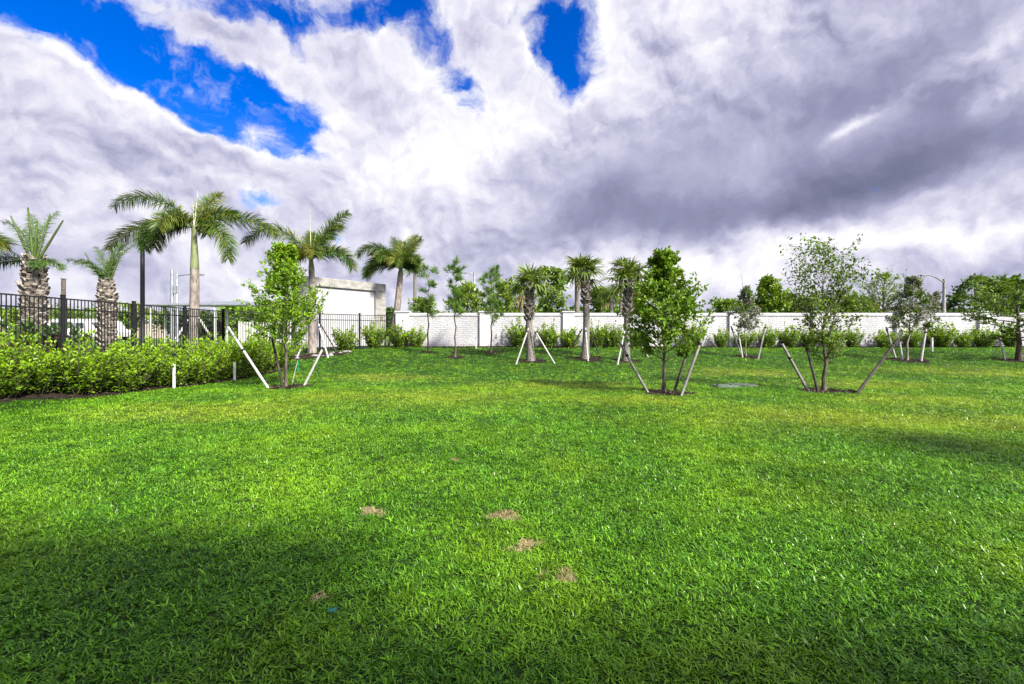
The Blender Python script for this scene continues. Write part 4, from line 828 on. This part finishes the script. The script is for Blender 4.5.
# low building and parked van past the fence
Y_ = 62; x0, x1 = P(-30, 0, Y_)[0], P(132, 0, Y_)[0]; g0 = float(gz(0, Y_)); root = thing('low_building', (x0, Y_, g0), 'long low cream building far behind the fence on the left', 'building'); L = x1 - x0; h = P(0, 321, Y_)[2] - g0
MB().box((0, 0, -.2), (L, 9, h)).build('wall', M['cream'], root); MB().box((-.3, -.4, h + .003), (L + .3, 9.4, h + .28), bev=.03).build('roof', M['coping'], root)
for k in range(5):
    xx = 2 + k * (L - 4) / 5; wd = MB().box((xx, -.06, .7), (xx + 1.6, .0, h - .5), bev=.01).build('window', M['vinyl'], root); MB().box((xx + .08, -.075, .78), (xx + 1.52, -.058, h - .58)).build('pane', M['glass'], wd)
def van(px, Y_, label, rz):
    g0 = ground((px - CX) / F * Y_, Y_); root = thing('parked_van', g0, label, 'van', 'white vans parked beyond the fence', rz)
    prof_ = np.array([(-2.4, .35), (2.35, .35), (2.45, .8), (2.2, 1.05), (1.55, 1.15), (1.0, 1.9), (.6, 2.05), (-2.3, 2.05), (-2.45, 1.7)]); n = len(prof_)
    v = np.vstack([np.column_stack([prof_[:, 0], np.full(n, y_), prof_[:, 1]]) for y_ in (-.92, .92)]); mb = MB().add(v, [(a, (a + 1) % n, n + (a + 1) % n, n + a) for a in range(n)])
    mb.add(v, [(n + 0, n + a, n + a + 1) for a in range(1, n - 1)]).add(v, [(0, a + 1, a) for a in range(1, n - 1)]); mb.build('body', M['carpaint'], root)
    for sy_ in (-1, 1):
        MB().box((.35, sy_ * .925 - .004, 1.2), (1.15, sy_ * .925 + .004, 1.75)).build('side_window', M['glass'], root); MB().box((-1.9, sy_ * .925 - .004, 1.25), (.1, sy_ * .925 + .004, 1.8)).build('side_window', M['glass'], root)
        for sx_ in (-1.5, 1.5): 
            wh = MB().tube([(sx_, sy_ * .78, .34), (sx_, sy_ * .96, .34)], [.34, .34], 18).build('wheel', M['tyre'], root); MB().tube([(sx_, sy_ * .955, .34), (sx_, sy_ * .972, .34)], [.2, .19], 14).build('rim', M['galv'], wh)
van(80, 46, 'white van parked beyond the fence, left of the shorter date palm', .05); van(104, 47, 'white van parked beyond the fence, mostly hidden by the shorter date palm', -.03)

# ------------------------------------------------------------------ the house behind the viewer; its roof shades the near grass
hx0, hx1, hy0, hz = -16.0, 3.3, -1.75, 5.3
root = thing('house', (0, 0, 0), 'two-storey cream house standing behind the viewer at the edge of the lawn', 'house')
MB().box((hx0, -12, -.1), (hx1, hy0, hz)).box((hx1 + .002, -11, -.1), (9.4, -2.95, hz - .004)).build('wall', M['cream'], root)
MB().box((hx1 - 1, -11.4, hz + .03), (9.95, -2.42, hz + .2), bev=.03).build('roof', M['rooftile'], root)
e = .55; v = [(hx0 - e, -12 - e, hz), (hx1 + e, -12 - e, hz), (hx1 + e, hy0 + e, hz), (hx0 - e, hy0 + e, hz), (hx0 + 4.5, -7.05, hz + 2.4), (hx1 - 4.5, -7.05, hz + 2.4)]
v = v + [(a, b_, c - .18) for a, b_, c in v[:4]]
MB().add(v, [(0, 1, 5, 4), (2, 3, 4, 5), (6, 9, 8, 7), (0, 6, 7, 1), (1, 7, 8, 2), (2, 8, 9, 3), (3, 9, 6, 0)]).add(v, [(1, 2, 5), (3, 0, 4)]).build('roof', M['rooftile'], root)
for x, z0, z1, w in ((-12, .1, 2.2, 2.4), (-6, .1, 2.2, 2.4), (-1.2, .1, 2.2, 2.0), (-12, 3.3, 4.6, 1.4), (-6.5, 3.3, 4.6, 1.4), (-1, 3.3, 4.6, 1.4)):
    f = MB().box((x, hy0 + .002, z0), (x + w, hy0 + .06, z1), bev=.01).build('window', M['vinyl'], root); MB().box((x + .07, hy0 + .05, z0 + .07), (x + w - .07, hy0 + .072, z1 - .07)).build('pane', M['glass'], f)
print('grass tufts', n and len(pts))
